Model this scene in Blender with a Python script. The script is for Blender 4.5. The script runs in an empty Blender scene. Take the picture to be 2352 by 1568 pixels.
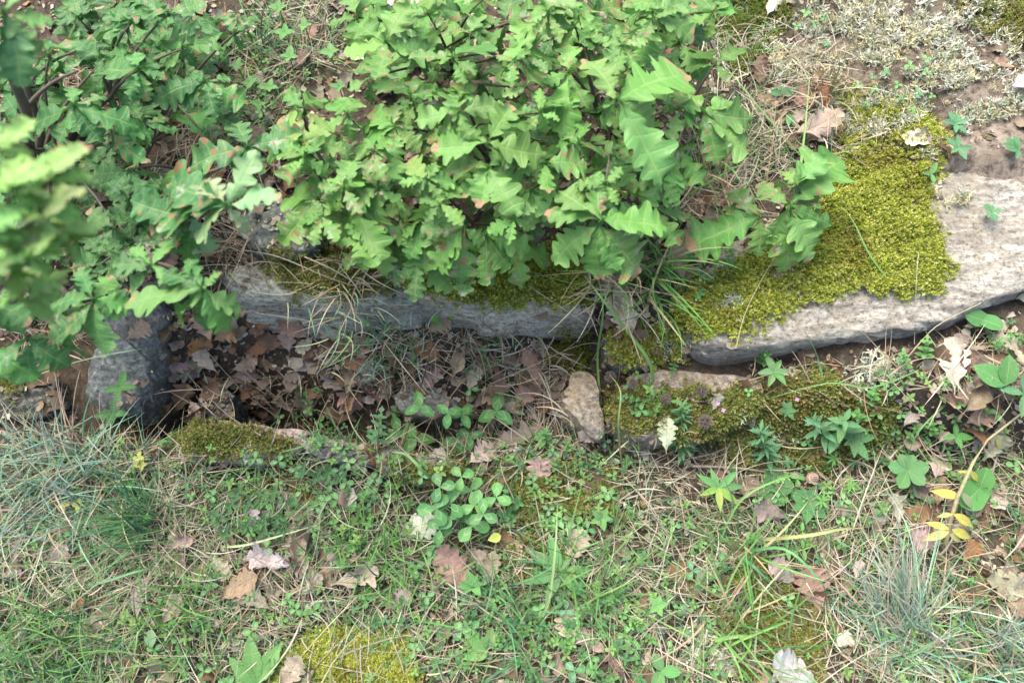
import bpy, math, random
import numpy as np
from mathutils import Vector, Matrix, Euler
from mathutils.bvhtree import BVHTree

random.seed(11)
RS = np.random.RandomState(11)
SC = bpy.context.scene
COL = SC.collection

# ------------------------------------------------------------------ camera, sky, sun
CAM_H, TILT, LENS = 1.36, math.radians(20), 28.0
cam_d = bpy.data.cameras.new("camera")
cam = bpy.data.objects.new("camera", cam_d); COL.objects.link(cam)
cam.location = (0, 0, CAM_H); cam.rotation_euler = (TILT, 0, 0)
cam_d.lens = LENS; cam_d.sensor_width = 36; cam_d.clip_start = .02; cam_d.clip_end = 400
cam_d.dof.use_dof = True; cam_d.dof.focus_distance = 1.34; cam_d.dof.aperture_fstop = 3.4
SC.camera = cam

world = bpy.data.worlds.new("World"); SC.world = world; world.use_nodes = True
wn = world.node_tree.nodes; wl = world.node_tree.links
SUN_EL, SUN_AZ = math.radians(62), math.radians(-40)
sky = wn.new("ShaderNodeTexSky"); sky.sky_type = 'NISHITA'; sky.sun_disc = False
sky.sun_elevation = SUN_EL; sky.sun_rotation = SUN_AZ
sky.air_density = 1.0; sky.dust_density = 5.0; sky.ozone_density = 0.3
bg = wn["Background"]; bg.inputs[1].default_value = 0.15
wl.new(sky.outputs[0], bg.inputs[0])
sun_d = bpy.data.lights.new("sun", 'SUN'); sun_d.energy = 1.6; sun_d.angle = math.radians(40)
sun_d.color = (1.0, 0.975, 0.88)
sun = bpy.data.objects.new("sun", sun_d); COL.objects.link(sun)
_sd = Vector((math.sin(SUN_AZ) * math.cos(SUN_EL), math.cos(SUN_AZ) * math.cos(SUN_EL), math.sin(SUN_EL)))
sun.rotation_euler = _sd.to_track_quat('Z', 'Y').to_euler()
SC.view_settings.view_transform = 'Standard'; SC.view_settings.look = 'None'
SC.view_settings.exposure = 1.3; SC.view_settings.gamma = 1.0
SC.view_settings.use_curve_mapping = False
SC.render.engine = 'CYCLES'
SC.cycles.max_bounces = 6; SC.cycles.diffuse_bounces = 3; SC.cycles.glossy_bounces = 2
SC.cycles.transmission_bounces = 3; SC.cycles.transparent_max_bounces = 4
SC.cycles.use_denoising = True

# ------------------------------------------------------------------ pixel guide (2352 x 1568 grid over the photo) <-> world
TH = 18.0 / LENS
CT, ST = math.cos(TILT), math.sin(TILT)
def ray(X, Y):
    a = (X - 1176.0) / 1176.0 * TH; b = (784.0 - Y) / 1176.0 * TH
    # camera axes: right (1,0,0), up (0,ct,st), forward (0,st,-ct)
    return np.array([a, b * CT + ST, b * ST - CT])
def P(X, Y, z=0.0):
    d = ray(X, Y); t = (z - CAM_H) / d[2]
    return np.array([d[0] * t, d[1] * t, z])
def proj(p):
    p = np.asarray(p, float); x = p[..., 0]; y = p[..., 1]; z = p[..., 2] - CAM_H
    f = y * ST - z * CT; u = y * CT + z * ST
    return np.stack([1176 + x / f / TH * 1176, 784 - u / f / TH * 1176], -1)

# ------------------------------------------------------------------ small tools
def sst(x, a=0.0, b=1.0):
    t = np.clip((np.asarray(x, float) - a) / (b - a), 0, 1); return t * t * (3 - 2 * t)
_nk = {}
def noise(x, y, freq, seed=0, octs=3):
    out = 0; amp = 1.0; tot = 0
    for o in range(octs):
        key = (seed, o)
        if key not in _nk:
            r = np.random.RandomState(seed * 17 + o * 5 + 3)
            a = r.uniform(0, 6.283, 9); _nk[key] = (np.cos(a), np.sin(a), r.uniform(.7, 1.4, 9), r.uniform(0, 6.283, 9))
        ca, sa, k, ph = _nk[key]; f = freq * 2 ** o; s = 0
        for i in range(9): s = s + np.sin((x * ca[i] + y * sa[i]) * f * k[i] * 6.283 + ph[i])
        out = out + amp * s / 3.0; tot += amp; amp *= .5
    return out / tot
def in_poly(X, Y, poly):
    X = np.asarray(X, float); Y = np.asarray(Y, float); c = np.zeros(X.shape, bool); n = len(poly); j = n - 1
    for i in range(n):
        xi, yi = poly[i]; xj, yj = poly[j]
        if yi != yj:
            c ^= ((yi > Y) != (yj > Y)) & (X < (xj - xi) * (Y - yi) / (yj - yi) + xi)
        j = i
    return c
def blobs(X, Y, lst):
    d = np.zeros(np.shape(X))
    for (cx, cy, rx, ry, w) in lst:
        q = ((X - cx) / rx) ** 2 + ((Y - cy) / ry) ** 2
        d = np.maximum(d, w * np.clip(1.6 * (1 - q), 0, 1))
    return d

def mesh_np(name, V, F, col=None, uv=None, smooth=True):
    """V (n,3); F list of arrays of faces (k,3) or (k,4)"""
    me = bpy.data.meshes.new(name)
    V = np.asarray(V, np.float32); me.vertices.add(len(V)); me.vertices.foreach_set("co", V.ravel())
    if not isinstance(F, list): F = [F]
    F = [np.asarray(f, np.int32) for f in F if len(f)]
    nl = sum(f.size for f in F); nf = sum(len(f) for f in F)
    me.loops.add(nl); me.polygons.add(nf)
    li = np.concatenate([f.ravel() for f in F]); me.loops.foreach_set("vertex_index", li)
    tot = np.concatenate([np.full(len(f), f.shape[1], np.int32) for f in F])
    st = np.concatenate([[0], np.cumsum(tot)[:-1]]).astype(np.int32)
    me.polygons.foreach_set("loop_start", st); me.polygons.foreach_set("loop_total", tot)
    me.polygons.foreach_set("use_smooth", np.full(nf, smooth, bool))
    me.update(calc_edges=True)
    if col is not None:
        at = me.attributes.new("tint", 'FLOAT_COLOR', 'POINT')
        c4 = np.ones((len(V), 4), np.float32); c4[:, :3] = col; at.data.foreach_set("color", c4.ravel())
    if uv is not None:
        ul = me.uv_layers.new(name="UVMap"); ul.data.foreach_set("uv", np.asarray(uv, np.float32)[li].ravel())
    return me
def obj(name, me, mat=None, parent=None, M=None, color=None):
    if color is not None and color[1] > 1.25 * color[0] and name in ('leaf', 'leaflet', 'blade', 'sedge'): color = (color[0] * .9, color[1] * 1.0, color[2] * 1.0)
    o = bpy.data.objects.new(name, me); COL.objects.link(o)
    if mat is not None and me is not None and not me.materials: me.materials.append(mat)
    if parent is not None: o.parent = parent
    if M is not None: o.matrix_basis = M
    if color is not None: o.color = (color[0], color[1], color[2], 1)
    return o
def tag(o, label, cat, group=None, kind=None):
    if label: o["label"] = label
    if cat: o["category"] = cat
    if group: o["group"] = group
    if kind: o["kind"] = kind
    return o
def empty(name, loc):
    o = bpy.data.objects.new(name, None); COL.objects.link(o); o.location = loc; o.empty_display_size = .01; return o

# labels that single things out by their nearest landmark
LM = [("the snail shell", 1850, 1107), ("the yellow withered stalk", 2185, 1150), ("the big pale boulder", 1980, 745),
      ("the wedge of tan stone", 1335, 915), ("the flat tan slab", 1570, 872), ("the blue-grey boulder", 300, 800),
      ("the left lintel stone", 690, 700), ("the middle lintel stone", 1130, 705), ("the narrow white stone edge", 655, 990),
      ("the serrated nettle-like herb", 1935, 975), ("the feathery green spire", 1565, 990), ("the blue-green left tuft", 150, 1060),
      ("the dark green fine tuft", 330, 1190), ("the bottom left tuft", 110, 1500), ("the silver fescue tuft", 2080, 1410),
      ("the big clover patch", 1075, 1180), ("the striped clover", 1142, 947), ("the plantain rosette", 1280, 1310),
      ("the dusty rockrose patch", 560, 1180), ("the bottom lichen patch", 1570, 1450), ("the top lichen bed", 2000, 80),
      ("the round violet leaves", 2250, 1130), ("the heart-leaved plant", 2262, 740), ("the small moss cushion", 1305, 795),
      ("the bottom right tuft", 2300, 1530), ("the toothed hawkweed rosette", 585, 1510), ("the bare soil patch", 2230, 380),
      ("the low oak seedling", 1810, 480), ("the bottom yellow moss", 860, 1500), ("the left oak trunks", 70, 270),
      ("the lichened stone under leaves", 640, 530), ("the grass clump with straw base", 1700, 1260),
      ("the creeping leafy sprigs", 1400, 1450), ("the grey pit stone", 950, 915), ("the bent yellow grass tuft", 1480, 680)]
_pending = []
def auto_label(o, desc, X, Y):
    d, n, lx, ly = min((math.hypot(X - lx, Y - ly), n, lx, ly) for n, lx, ly in LM)
    dx, dy = X - lx, Y - ly
    if d < 45: w = "right beside"
    else:
        a = math.degrees(math.atan2(-dy, dx)) % 360
        w = ["right of", "above right of", "above", "above left of", "left of", "below left of", "below", "below right of"][int((a + 22.5) // 45) % 8]
    _pending.append((o, f"{desc} {w} {n}", d))
ORD = ["nearest", "second nearest", "third nearest", "fourth nearest", "fifth nearest", "sixth nearest", "seventh nearest", "eighth nearest",
       "ninth nearest", "tenth nearest", "eleventh nearest", "twelfth nearest", "thirteenth nearest", "fourteenth nearest"]
def resolve_labels():
    by = {}
    for t in _pending: by.setdefault(t[1], []).append(t)
    for l, ts in by.items():
        ts.sort(key=lambda t: t[2])
        for i, t in enumerate(ts):
            t[0]["label"] = l if len(ts) == 1 else f"{l}, {ORD[i]}" if i < len(ORD) else f"{l}, farthest"

# ------------------------------------------------------------------ materials
def mat_new(name):
    m = bpy.data.materials.new(name); m.use_nodes = True
    nt = m.node_tree; b = nt.nodes["Principled BSDF"]; return m, nt, nt.nodes, nt.links, b
def N(ns, t, **kw):
    n = ns.new(t)
    for k, v in kw.items(): setattr(n, k, v)
    return n
def mixc(ns, ls, fac, a, b, blend='MIX'):
    m = ns.new("ShaderNodeMix"); m.data_type = 'RGBA'; m.blend_type = blend
    for s, v in ((m.inputs[0], fac), (m.inputs[6], a), (m.inputs[7], b)):
        if hasattr(v, "is_output"): ls.new(v, s)
        elif isinstance(v, (int, float)): s.default_value = v
        else: s.default_value = (*v, 1)
    return m.outputs[2]
def ramp(ns, ls, src, stops):
    r = ns.new("ShaderNodeValToRGB"); ls.new(src, r.inputs[0]); e = r.color_ramp.elements
    while len(e) < len(stops): e.new(.5)
    for i, (p, c) in enumerate(stops):
        e[i].position = p; e[i].color = (c, c, c, 1) if isinstance(c, (int, float)) else (*c, 1)
    return r.outputs[0]
def math_(ns, ls, op, a, b=None, clamp=False):
    m = ns.new("ShaderNodeMath"); m.operation = op; m.use_clamp = clamp
    for s, v in ((m.inputs[0], a), (m.inputs[1], b)):
        if v is None: continue
        if hasattr(v, "is_output"): ls.new(v, s)
        else: s.default_value = v
    return m.outputs[0]
def rand_coord(ns, ls, base='Object'):
    tc = ns.new("ShaderNodeTexCoord"); oi = ns.new("ShaderNodeObjectInfo")
    m = ns.new("ShaderNodeVectorMath"); m.operation = 'MULTIPLY_ADD'
    cx = ns.new("ShaderNodeCombineXYZ")
    for i in range(3): ls.new(oi.outputs['Random'], cx.inputs[i])
    ls.new(cx.outputs[0], m.inputs[0]); m.inputs[1].default_value = (37, 53, 71); ls.new(tc.outputs[base], m.inputs[2])
    return m.outputs[0], oi
def noise_t(ns, ls, vec, scale, detail=3, rough=.55):
    n = ns.new("ShaderNodeTexNoise"); n.inputs['Scale'].default_value = scale; n.inputs['Detail'].default_value = detail
    n.inputs['Roughness'].default_value = rough
    if vec is not None: ls.new(vec, n.inputs['Vector'])
    return n.outputs[0]
def bump(ns, ls, h, b, strength=.3, dist=.002):
    n = ns.new("ShaderNodeBump"); n.inputs['Strength'].default_value = strength; n.inputs['Distance'].default_value = dist
    ls.new(h, n.inputs['Height']); ls.new(n.outputs[0], b.inputs['Normal'])
def translucent(m, nt, ns, ls, b, colr, amt):
    t = ns.new("ShaderNodeBsdfTranslucent"); mx = ns.new("ShaderNodeMixShader"); out = ns["Material Output"]
    mx.inputs[0].default_value = amt
    if hasattr(colr, "is_output"): ls.new(colr, t.inputs[0])
    ls.new(b.outputs[0], mx.inputs[1]); ls.new(t.outputs[0], mx.inputs[2]); ls.new(mx.outputs[0], out.inputs[0])

def leaf_material(name, veins=True, brown=.68, mildew=.66, scale=7.0, vein_amt=.45, rough=.5):
    m, nt, ns, ls, b = mat_new(name)
    vec, oi = rand_coord(ns, ls)
    n1 = noise_t(ns, ls, vec, scale * .5, 3); n2 = noise_t(ns, ls, vec, scale, 4, .6); n3 = noise_t(ns, ls, vec, scale * .7, 4, .65)
    n4 = noise_t(ns, ls, vec, scale * 4, 2)
    c = mixc(ns, ls, ramp(ns, ls, n1, [(.35, 0), (.65, 1)]), oi.outputs['Color'], mixc(ns, ls, .28, oi.outputs['Color'], (.14, .33, .09)))
    c = mixc(ns, ls, ramp(ns, ls, n4, [(.35, .22), (.6, 0)]), c, (.20, .36, .12))
    if veins:
        uv = ns.new("ShaderNodeUVMap"); sp = ns.new("ShaderNodeSeparateXYZ"); ls.new(uv.outputs[0], sp.inputs[0])
        fr = math_(ns, ls, 'FRACT', math_(ns, ls, 'ADD', sp.outputs[0], .5)); d = math_(ns, ls, 'ABSOLUTE', math_(ns, ls, 'SUBTRACT', fr, .5))
        v1 = ramp(ns, ls, d, [(0.0, 1), (.10, 0)]); v2 = ramp(ns, ls, sp.outputs[1], [(0.0, 1), (.09, 0)])
        v = math_(ns, ls, 'MAXIMUM', math_(ns, ls, 'MULTIPLY', v1, .6), v2)
        c = mixc(ns, ls, math_(ns, ls, 'MULTIPLY', v, vein_amt), c, (.32, .46, .17))
        h = math_(ns, ls, 'ADD', math_(ns, ls, 'MULTIPLY', v, -1.0), math_(ns, ls, 'MULTIPLY', n4, .8))
        bump(ns, ls, h, b, .45, .0016)
    if mildew:
        c = mixc(ns, ls, ramp(ns, ls, n3, [(mildew, 0), (mildew + .09, .62)]), c, (.44, .42, .36))
    n5 = noise_t(ns, ls, vec, scale * .9, 4, .6); c = mixc(ns, ls, ramp(ns, ls, n5, [(.52, 0), (.72, .4)]), c, (.26, .39, .14))
    if brown and veins and mildew:
        t2 = ns.new("ShaderNodeTexCoord"); sx = ns.new("ShaderNodeSeparateXYZ"); ls.new(t2.outputs['Object'], sx.inputs[0])
        tipf = math_(ns, ls, 'ADD', sx.outputs[0], math_(ns, ls, 'ADD', math_(ns, ls, 'MULTIPLY', n2, .55), math_(ns, ls, 'MULTIPLY', oi.outputs['Random'], .42)))
        c = mixc(ns, ls, ramp(ns, ls, math_(ns, ls, 'MULTIPLY', tipf, .5), [(.765, 0), (.78, .9)]), c, (.36, .22, .14))
    if brown:
        c = mixc(ns, ls, ramp(ns, ls, n2, [(brown, 0), (brown + .03, 1)]), c, (.30, .17, .09))
    ls.new(c, b.inputs['Base Color']); b.inputs['Roughness'].default_value = rough; b.inputs['Specular IOR Level'].default_value = .32
    translucent(m, nt, ns, ls, b, mixc(ns, ls, .5, c, (.15, .42, .06)), .2)
    return m
M_OAK = leaf_material("oak_leaf_green")
M_OAKT = leaf_material("oak_leaf_worn", brown=.58, mildew=.56)
M_HERB = leaf_material("herb_leaf", brown=.76, mildew=0, scale=20, vein_amt=.4)
def clover_material():
    m, nt, ns, ls, b = mat_new("clover_leaf")
    vec, oi = rand_coord(ns, ls); n1 = noise_t(ns, ls, vec, 30, 3)
    uv = ns.new("ShaderNodeUVMap"); sp = ns.new("ShaderNodeSeparateXYZ"); ls.new(uv.outputs[0], sp.inputs[0])
    # uv.z unused; chevron: pale where t + .35*s lies near .55 ; t is stored in U
    q = math_(ns, ls, 'ABSOLUTE', math_(ns, ls, 'SUBTRACT', math_(ns, ls, 'ADD', sp.outputs[0], math_(ns, ls, 'MULTIPLY', sp.outputs[1], .45)), .62))
    c = mixc(ns, ls, ramp(ns, ls, q, [(.02, .5), (.09, 0)]), oi.outputs['Color'], (.30, .46, .22))
    c = mixc(ns, ls, ramp(ns, ls, n1, [(.4, 0), (.7, .3)]), c, (.16, .30, .07))
    c = mixc(ns, ls, ramp(ns, ls, sp.outputs[1], [(0, .4), (.08, 0)]), c, (.25, .4, .14))
    ls.new(c, b.inputs['Base Color']); b.inputs['Roughness'].default_value = .5; b.inputs['Specular IOR Level'].default_value = .4
    translucent(m, nt, ns, ls, b, c, .2); return m
M_CLOVER = clover_material()
def dry_material():
    m, nt, ns, ls, b = mat_new("dry_leaf")
    vec, oi = rand_coord(ns, ls); n1 = noise_t(ns, ls, vec, 3.5, 4, .6); n2 = noise_t(ns, ls, vec, 14, 4, .7)
    c = mixc(ns, ls, ramp(ns, ls, n1, [(.38, 0), (.66, .75)]), oi.outputs['Color'], mixc(ns, ls, .55, oi.outputs['Color'], (.16, .085, .05)))
    c = mixc(ns, ls, ramp(ns, ls, n2, [(.3, .5), (.55, 0)]), c, (.11, .075, .055))
    c = mixc(ns, ls, ramp(ns, ls, n2, [(.55, 0), (.8, .5)]), c, (.46, .40, .33))
    uv = ns.new("ShaderNodeUVMap"); sp = ns.new("ShaderNodeSeparateXYZ"); ls.new(uv.outputs[0], sp.inputs[0])
    fr = math_(ns, ls, 'FRACT', math_(ns, ls, 'ADD', sp.outputs[0], .5)); d = math_(ns, ls, 'ABSOLUTE', math_(ns, ls, 'SUBTRACT', fr, .5))
    v = math_(ns, ls, 'MAXIMUM', math_(ns, ls, 'MULTIPLY', ramp(ns, ls, d, [(0, 1), (.09, 0)]), .6), ramp(ns, ls, sp.outputs[1], [(0, 1), (.08, 0)]))
    c = mixc(ns, ls, math_(ns, ls, 'MULTIPLY', v, .35), c, (.36, .26, .18))
    ls.new(c, b.inputs['Base Color']); b.inputs['Roughness'].default_value = .75; b.inputs['Specular IOR Level'].default_value = .25
    bump(ns, ls, math_(ns, ls, 'SUBTRACT', n2, v), b, .5, .002)
    translucent(m, nt, ns, ls, b, c, .1); return m
M_DRY = dry_material()
def tint_material(name, rough=.6, trans=.2, spec=.3, varia=.25, nscale=60):
    m, nt, ns, ls, b = mat_new(name)
    at = ns.new("ShaderNodeAttribute"); at.attribute_name = "tint"
    tc = ns.new("ShaderNodeTexCoord"); n = noise_t(ns, ls, tc.outputs['Object'], nscale, 3)
    c = mixc(ns, ls, math_(ns, ls, 'MULTIPLY', ramp(ns, ls, n, [(.3, 1), (.7, 0)]), varia), at.outputs['Color'], (.06, .06, .03))
    ls.new(c, b.inputs['Base Color']); b.inputs['Roughness'].default_value = rough; b.inputs['Specular IOR Level'].default_value = spec
    if trans: translucent(m, nt, ns, ls, b, c, trans)
    return m
M_TINT = tint_material("blade_tint")
M_MOSS = tint_material("moss_shoots", .8, .25, .15, .2, 40)
M_LICH = tint_material("lichen_branches", .9, .1, .1, .12, 60)
M_LITTER = tint_material("litter_tint", .8, .08, .2, .45, 90)
def simple(name, colr, rough=.7, nscale=40, dark=.5, spec=.3, bmp=.4, use_obj=False):
    m, nt, ns, ls, b = mat_new(name); vec, oi = rand_coord(ns, ls); n = noise_t(ns, ls, vec, nscale, 5, .65)
    base = oi.outputs['Color'] if use_obj else colr
    c = mixc(ns, ls, ramp(ns, ls, n, [(.3, dark), (.7, 0)]), base, tuple(v * .35 for v in colr))
    ls.new(c, b.inputs['Base Color']); b.inputs['Roughness'].default_value = rough; b.inputs['Specular IOR Level'].default_value = spec
    bump(ns, ls, n, b, bmp, .002); return m
M_BARK = simple("oak_bark", (.14, .115, .09), .85, 90)
M_BLADE = simple("grass_blade", (.12, .22, .06), .5, 25, .25, .35, .1, True)
M_STEM = simple("herb_stem", (.14, .22, .07), .6, 60, .3, .3, .1, True)
M_TWIG = simple("dry_twig", (.28, .24, .19), .8, 120, .5, .2, .4, True)
M_PETAL = simple("petal", (.55, .25, .50), .6, 60, .2, .3, .1)
M_FUZZ = simple("seed_head_fuzz", (.17, .14, .12), .9, 80, .4, .1, .1)

def rock_material(name, streak=(1.2, .25), lichen=.5, warm=(.30, .26, .19), rot=0.0, aniso=(1, 5, 5)):
    m, nt, ns, ls, b = mat_new(name); vec, oi = rand_coord(ns, ls)
    mp = ns.new("ShaderNodeMapping"); mp.inputs['Scale'].default_value = aniso; mp.inputs['Rotation'].default_value = (0, 0, rot); ls.new(vec, mp.inputs[0])
    s1 = noise_t(ns, ls, mp.outputs[0], 9, 7, .68); s2 = noise_t(ns, ls, mp.outputs[0], 34, 6, .72)
    f = noise_t(ns, ls, vec, 130, 4, .7); big = noise_t(ns, ls, vec, 5, 4, .55); l2 = noise_t(ns, ls, vec, 22, 6, .7)
    base = oi.outputs['Color']
    c = mixc(ns, ls, ramp(ns, ls, s1, [(.36, 1), (.60, 0)]), base, mixc(ns, ls, 1.0, base, (.52, .50, .50), 'MULTIPLY'))
    c = mixc(ns, ls, ramp(ns, ls, s2, [(.40, .75), (.56, 0)]), c, mixc(ns, ls, 1.0, base, (.36, .35, .35), 'MULTIPLY'))
    c = mixc(ns, ls, ramp(ns, ls, s2, [(.52, 0), (.70, .8)]), c, (.52, .51, .48))
    c = mixc(ns, ls, ramp(ns, ls, big, [(.48, 0), (.66, .7)]), c, warm)
    c = mixc(ns, ls, math_(ns, ls, 'MULTIPLY', ramp(ns, ls, l2, [(.5, 0), (.62, 1)]), lichen), c, (.34, .38, .34))
    c = mixc(ns, ls, ramp(ns, ls, f, [(.34, .7), (.5, 0)]), c, (.05, .05, .045))
    c = mixc(ns, ls, ramp(ns, ls, f, [(.60, 0), (.72, .6)]), c, (.55, .54, .50))
    ls.new(c, b.inputs['Base Color']); b.inputs['Roughness'].default_value = .9; b.inputs['Specular IOR Level'].default_value = .2
    h = math_(ns, ls, 'ADD', math_(ns, ls, 'ADD', s1, math_(ns, ls, 'MULTIPLY', s2, .7)), math_(ns, ls, 'MULTIPLY', f, .35))
    bump(ns, ls, h, b, .8, .006); return m
M_ROCK = rock_material("schist", rot=.35, aniso=(1, 3.2, 3), lichen=.25)
M_ROCKB = rock_material("lintel_rock", lichen=.45, warm=(.17, .15, .12), rot=-.12, aniso=(1.2, 3.2, 3))
M_ROCKD = rock_material("lichened_rock", lichen=.3, warm=(.12, .13, .12), aniso=(2, 2, 2))
M_TAN = rock_material("tan_rock", lichen=.2, warm=(.30, .22, .12), aniso=(2, 2, 2))

def ground_material():
    m, nt, ns, ls, b = mat_new("forest_soil")
    at = ns.new("ShaderNodeAttribute"); at.attribute_name = "tint"
    tc = ns.new("ShaderNodeTexCoord"); v = tc.outputs['Object']
    n1 = noise_t(ns, ls, v, 14, 6, .65); n2 = noise_t(ns, ls, v, 70, 6, .7); n3 = noise_t(ns, ls, v, 260, 3, .7)
    c = mixc(ns, ls, ramp(ns, ls, n1, [(.35, .55), (.62, 0)]), at.outputs['Color'], (.05, .035, .022))
    c = mixc(ns, ls, ramp(ns, ls, n2, [(.36, .8), (.52, 0)]), c, (.035, .027, .02))
    c = mixc(ns, ls, ramp(ns, ls, n2, [(.55, 0), (.72, .5)]), c, (.26, .20, .14))
    c = mixc(ns, ls, ramp(ns, ls, n3, [(.6, 0), (.72, .5)]), c, (.34, .29, .23))
    ls.new(c, b.inputs['Base Color']); b.inputs['Roughness'].default_value = .95; b.inputs['Specular IOR Level'].default_value = .15
    bump(ns, ls, math_(ns, ls, 'ADD', n2, math_(ns, ls, 'MULTIPLY', n3, .5)), b, 1.0, .006); return m
M_GROUND = ground_material()

# ------------------------------------------------------------------ ground
BANK = .15
wl_px = [(-500, 640), (-100, 660), (250, 650), (500, 628), (700, 668), (900, 680), (1320, 708), (1480, 760), (1700, 790), (1900, 730), (2100, 710), (2352, 640), (2900, 500)]
WLp = np.array([P(x, y, BANK)[:2] for x, y in wl_px])
fr_px = [(300, 1000), (380, 985), (700, 1000), (900, 1045), (1150, 1015), (1300, 985), (1400, 960)]
FRp = np.array([P(x, y, 0.02)[:2] for x, y in fr_px])
XL = P(330, 850, -.05)[0]; XR = P(1330, 870, -.05)[0]
def H(x, y):
    x = np.asarray(x, float); y = np.asarray(y, float)
    yb = np.interp(x, WLp[:, 0], WLp[:, 1]); yf = np.interp(x, FRp[:, 0], FRp[:, 1])
    low = .018 * noise(x, y, .9, 1, 3) + .006 * noise(x, y, 6, 2, 3)
    low = low + (.066 + .05 * sst(x, P(1680, 900)[0], P(1950, 900)[0])) * sst(x, P(1330, 900)[0], P(1500, 900)[0]) * sst(y, P(1500, 1060)[1], P(1500, 920)[1])
    pit = sst(x, XL - .05, XL + .10) * sst(-x, -XR - .04, -XR + .14) * sst(y, yf - .012, yf + .03)
    fx = sst(x, P(560, 850)[0], P(1250, 850)[0]); ty = np.clip((y - yf) / np.maximum(yb - yf, .05), 0, 1)
    zp = (-.21 + .13 * fx) * (1 - sst(ty, .15, .95)) + (.02 + .02 * fx) * sst(ty, .15, .95) + .008 * noise(x, y, 5, 6, 3)
    low = low * (1 - pit) + zp * pit
    bank = BANK + .02 * noise(x, y, .8, 4, 3) + .008 * noise(x, y, 5, 5, 3) - .02
    s = sst(y, yb - .012, yb + .055)
    xr = P(2090, 480, BANK)[0]; bury = sst(x, xr - .08, xr + .06) * sst(y + .02 * noise(x, y, 4, 8, 3), P(2200, 500, BANK)[1], P(2200, 370, BANK)[1])
    bank = bank + .062 * bury
    return low * (1 - s) + bank * s
def grid_lines(a, b, step, far):
    core = np.arange(a, b + step / 2, step); out = [.05]
    while sum(out) < far: out.append(out[-1] * 1.45)
    o = np.cumsum(out); return np.concatenate([a - o[::-1], core, b + o])
gx = grid_lines(-1.45, 1.45, .0085, 60); gy = grid_lines(-.4, 1.6, .0085, 60)
GX, GY = np.meshgrid(gx, gy); GZ = H(GX, GY)
GV = np.stack([GX.ravel(), GY.ravel(), GZ.ravel()], -1)
nx, ny = len(gx), len(gy)
ii = (np.arange(ny - 1)[:, None] * nx + np.arange(nx - 1)[None, :]).ravel()
GF = np.stack([ii, ii + 1, ii + nx + 1, ii + nx], -1)
gp = proj(GV); PX, PY = gp[:, 0], gp[:, 1]
soil = np.tile(np.array([.085, .070, .052]), (len(GV), 1))
wv = noise(GV[:, 0], GV[:, 1], 2.5, 9, 3)[:, None]
soil = soil * (1 + .25 * wv)
def lay(c, w): 
    global soil
    w = np.clip(w, 0, 1)[:, None]; soil = soil * (1 - w) + np.array(c) * w
lay((.44, .37, .30), blobs(PX, PY, [(2250, 400, 190, 150, 1), (2270, 240, 120, 100, 1), (2200, 330, 100, 90, .9), (2330, 330, 100, 240, .9), (2200, 120, 140, 90, .7), (2030, 120, 260, 160, .5)]) * (.7 + .4 * wv[:, 0]))
g_me = mesh_np("ground", GV, GF, col=soil)
ground = obj("ground", g_me, M_GROUND); tag(ground, "brown woodland soil with a hollow below a low bank", None, None, "structure")

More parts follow.
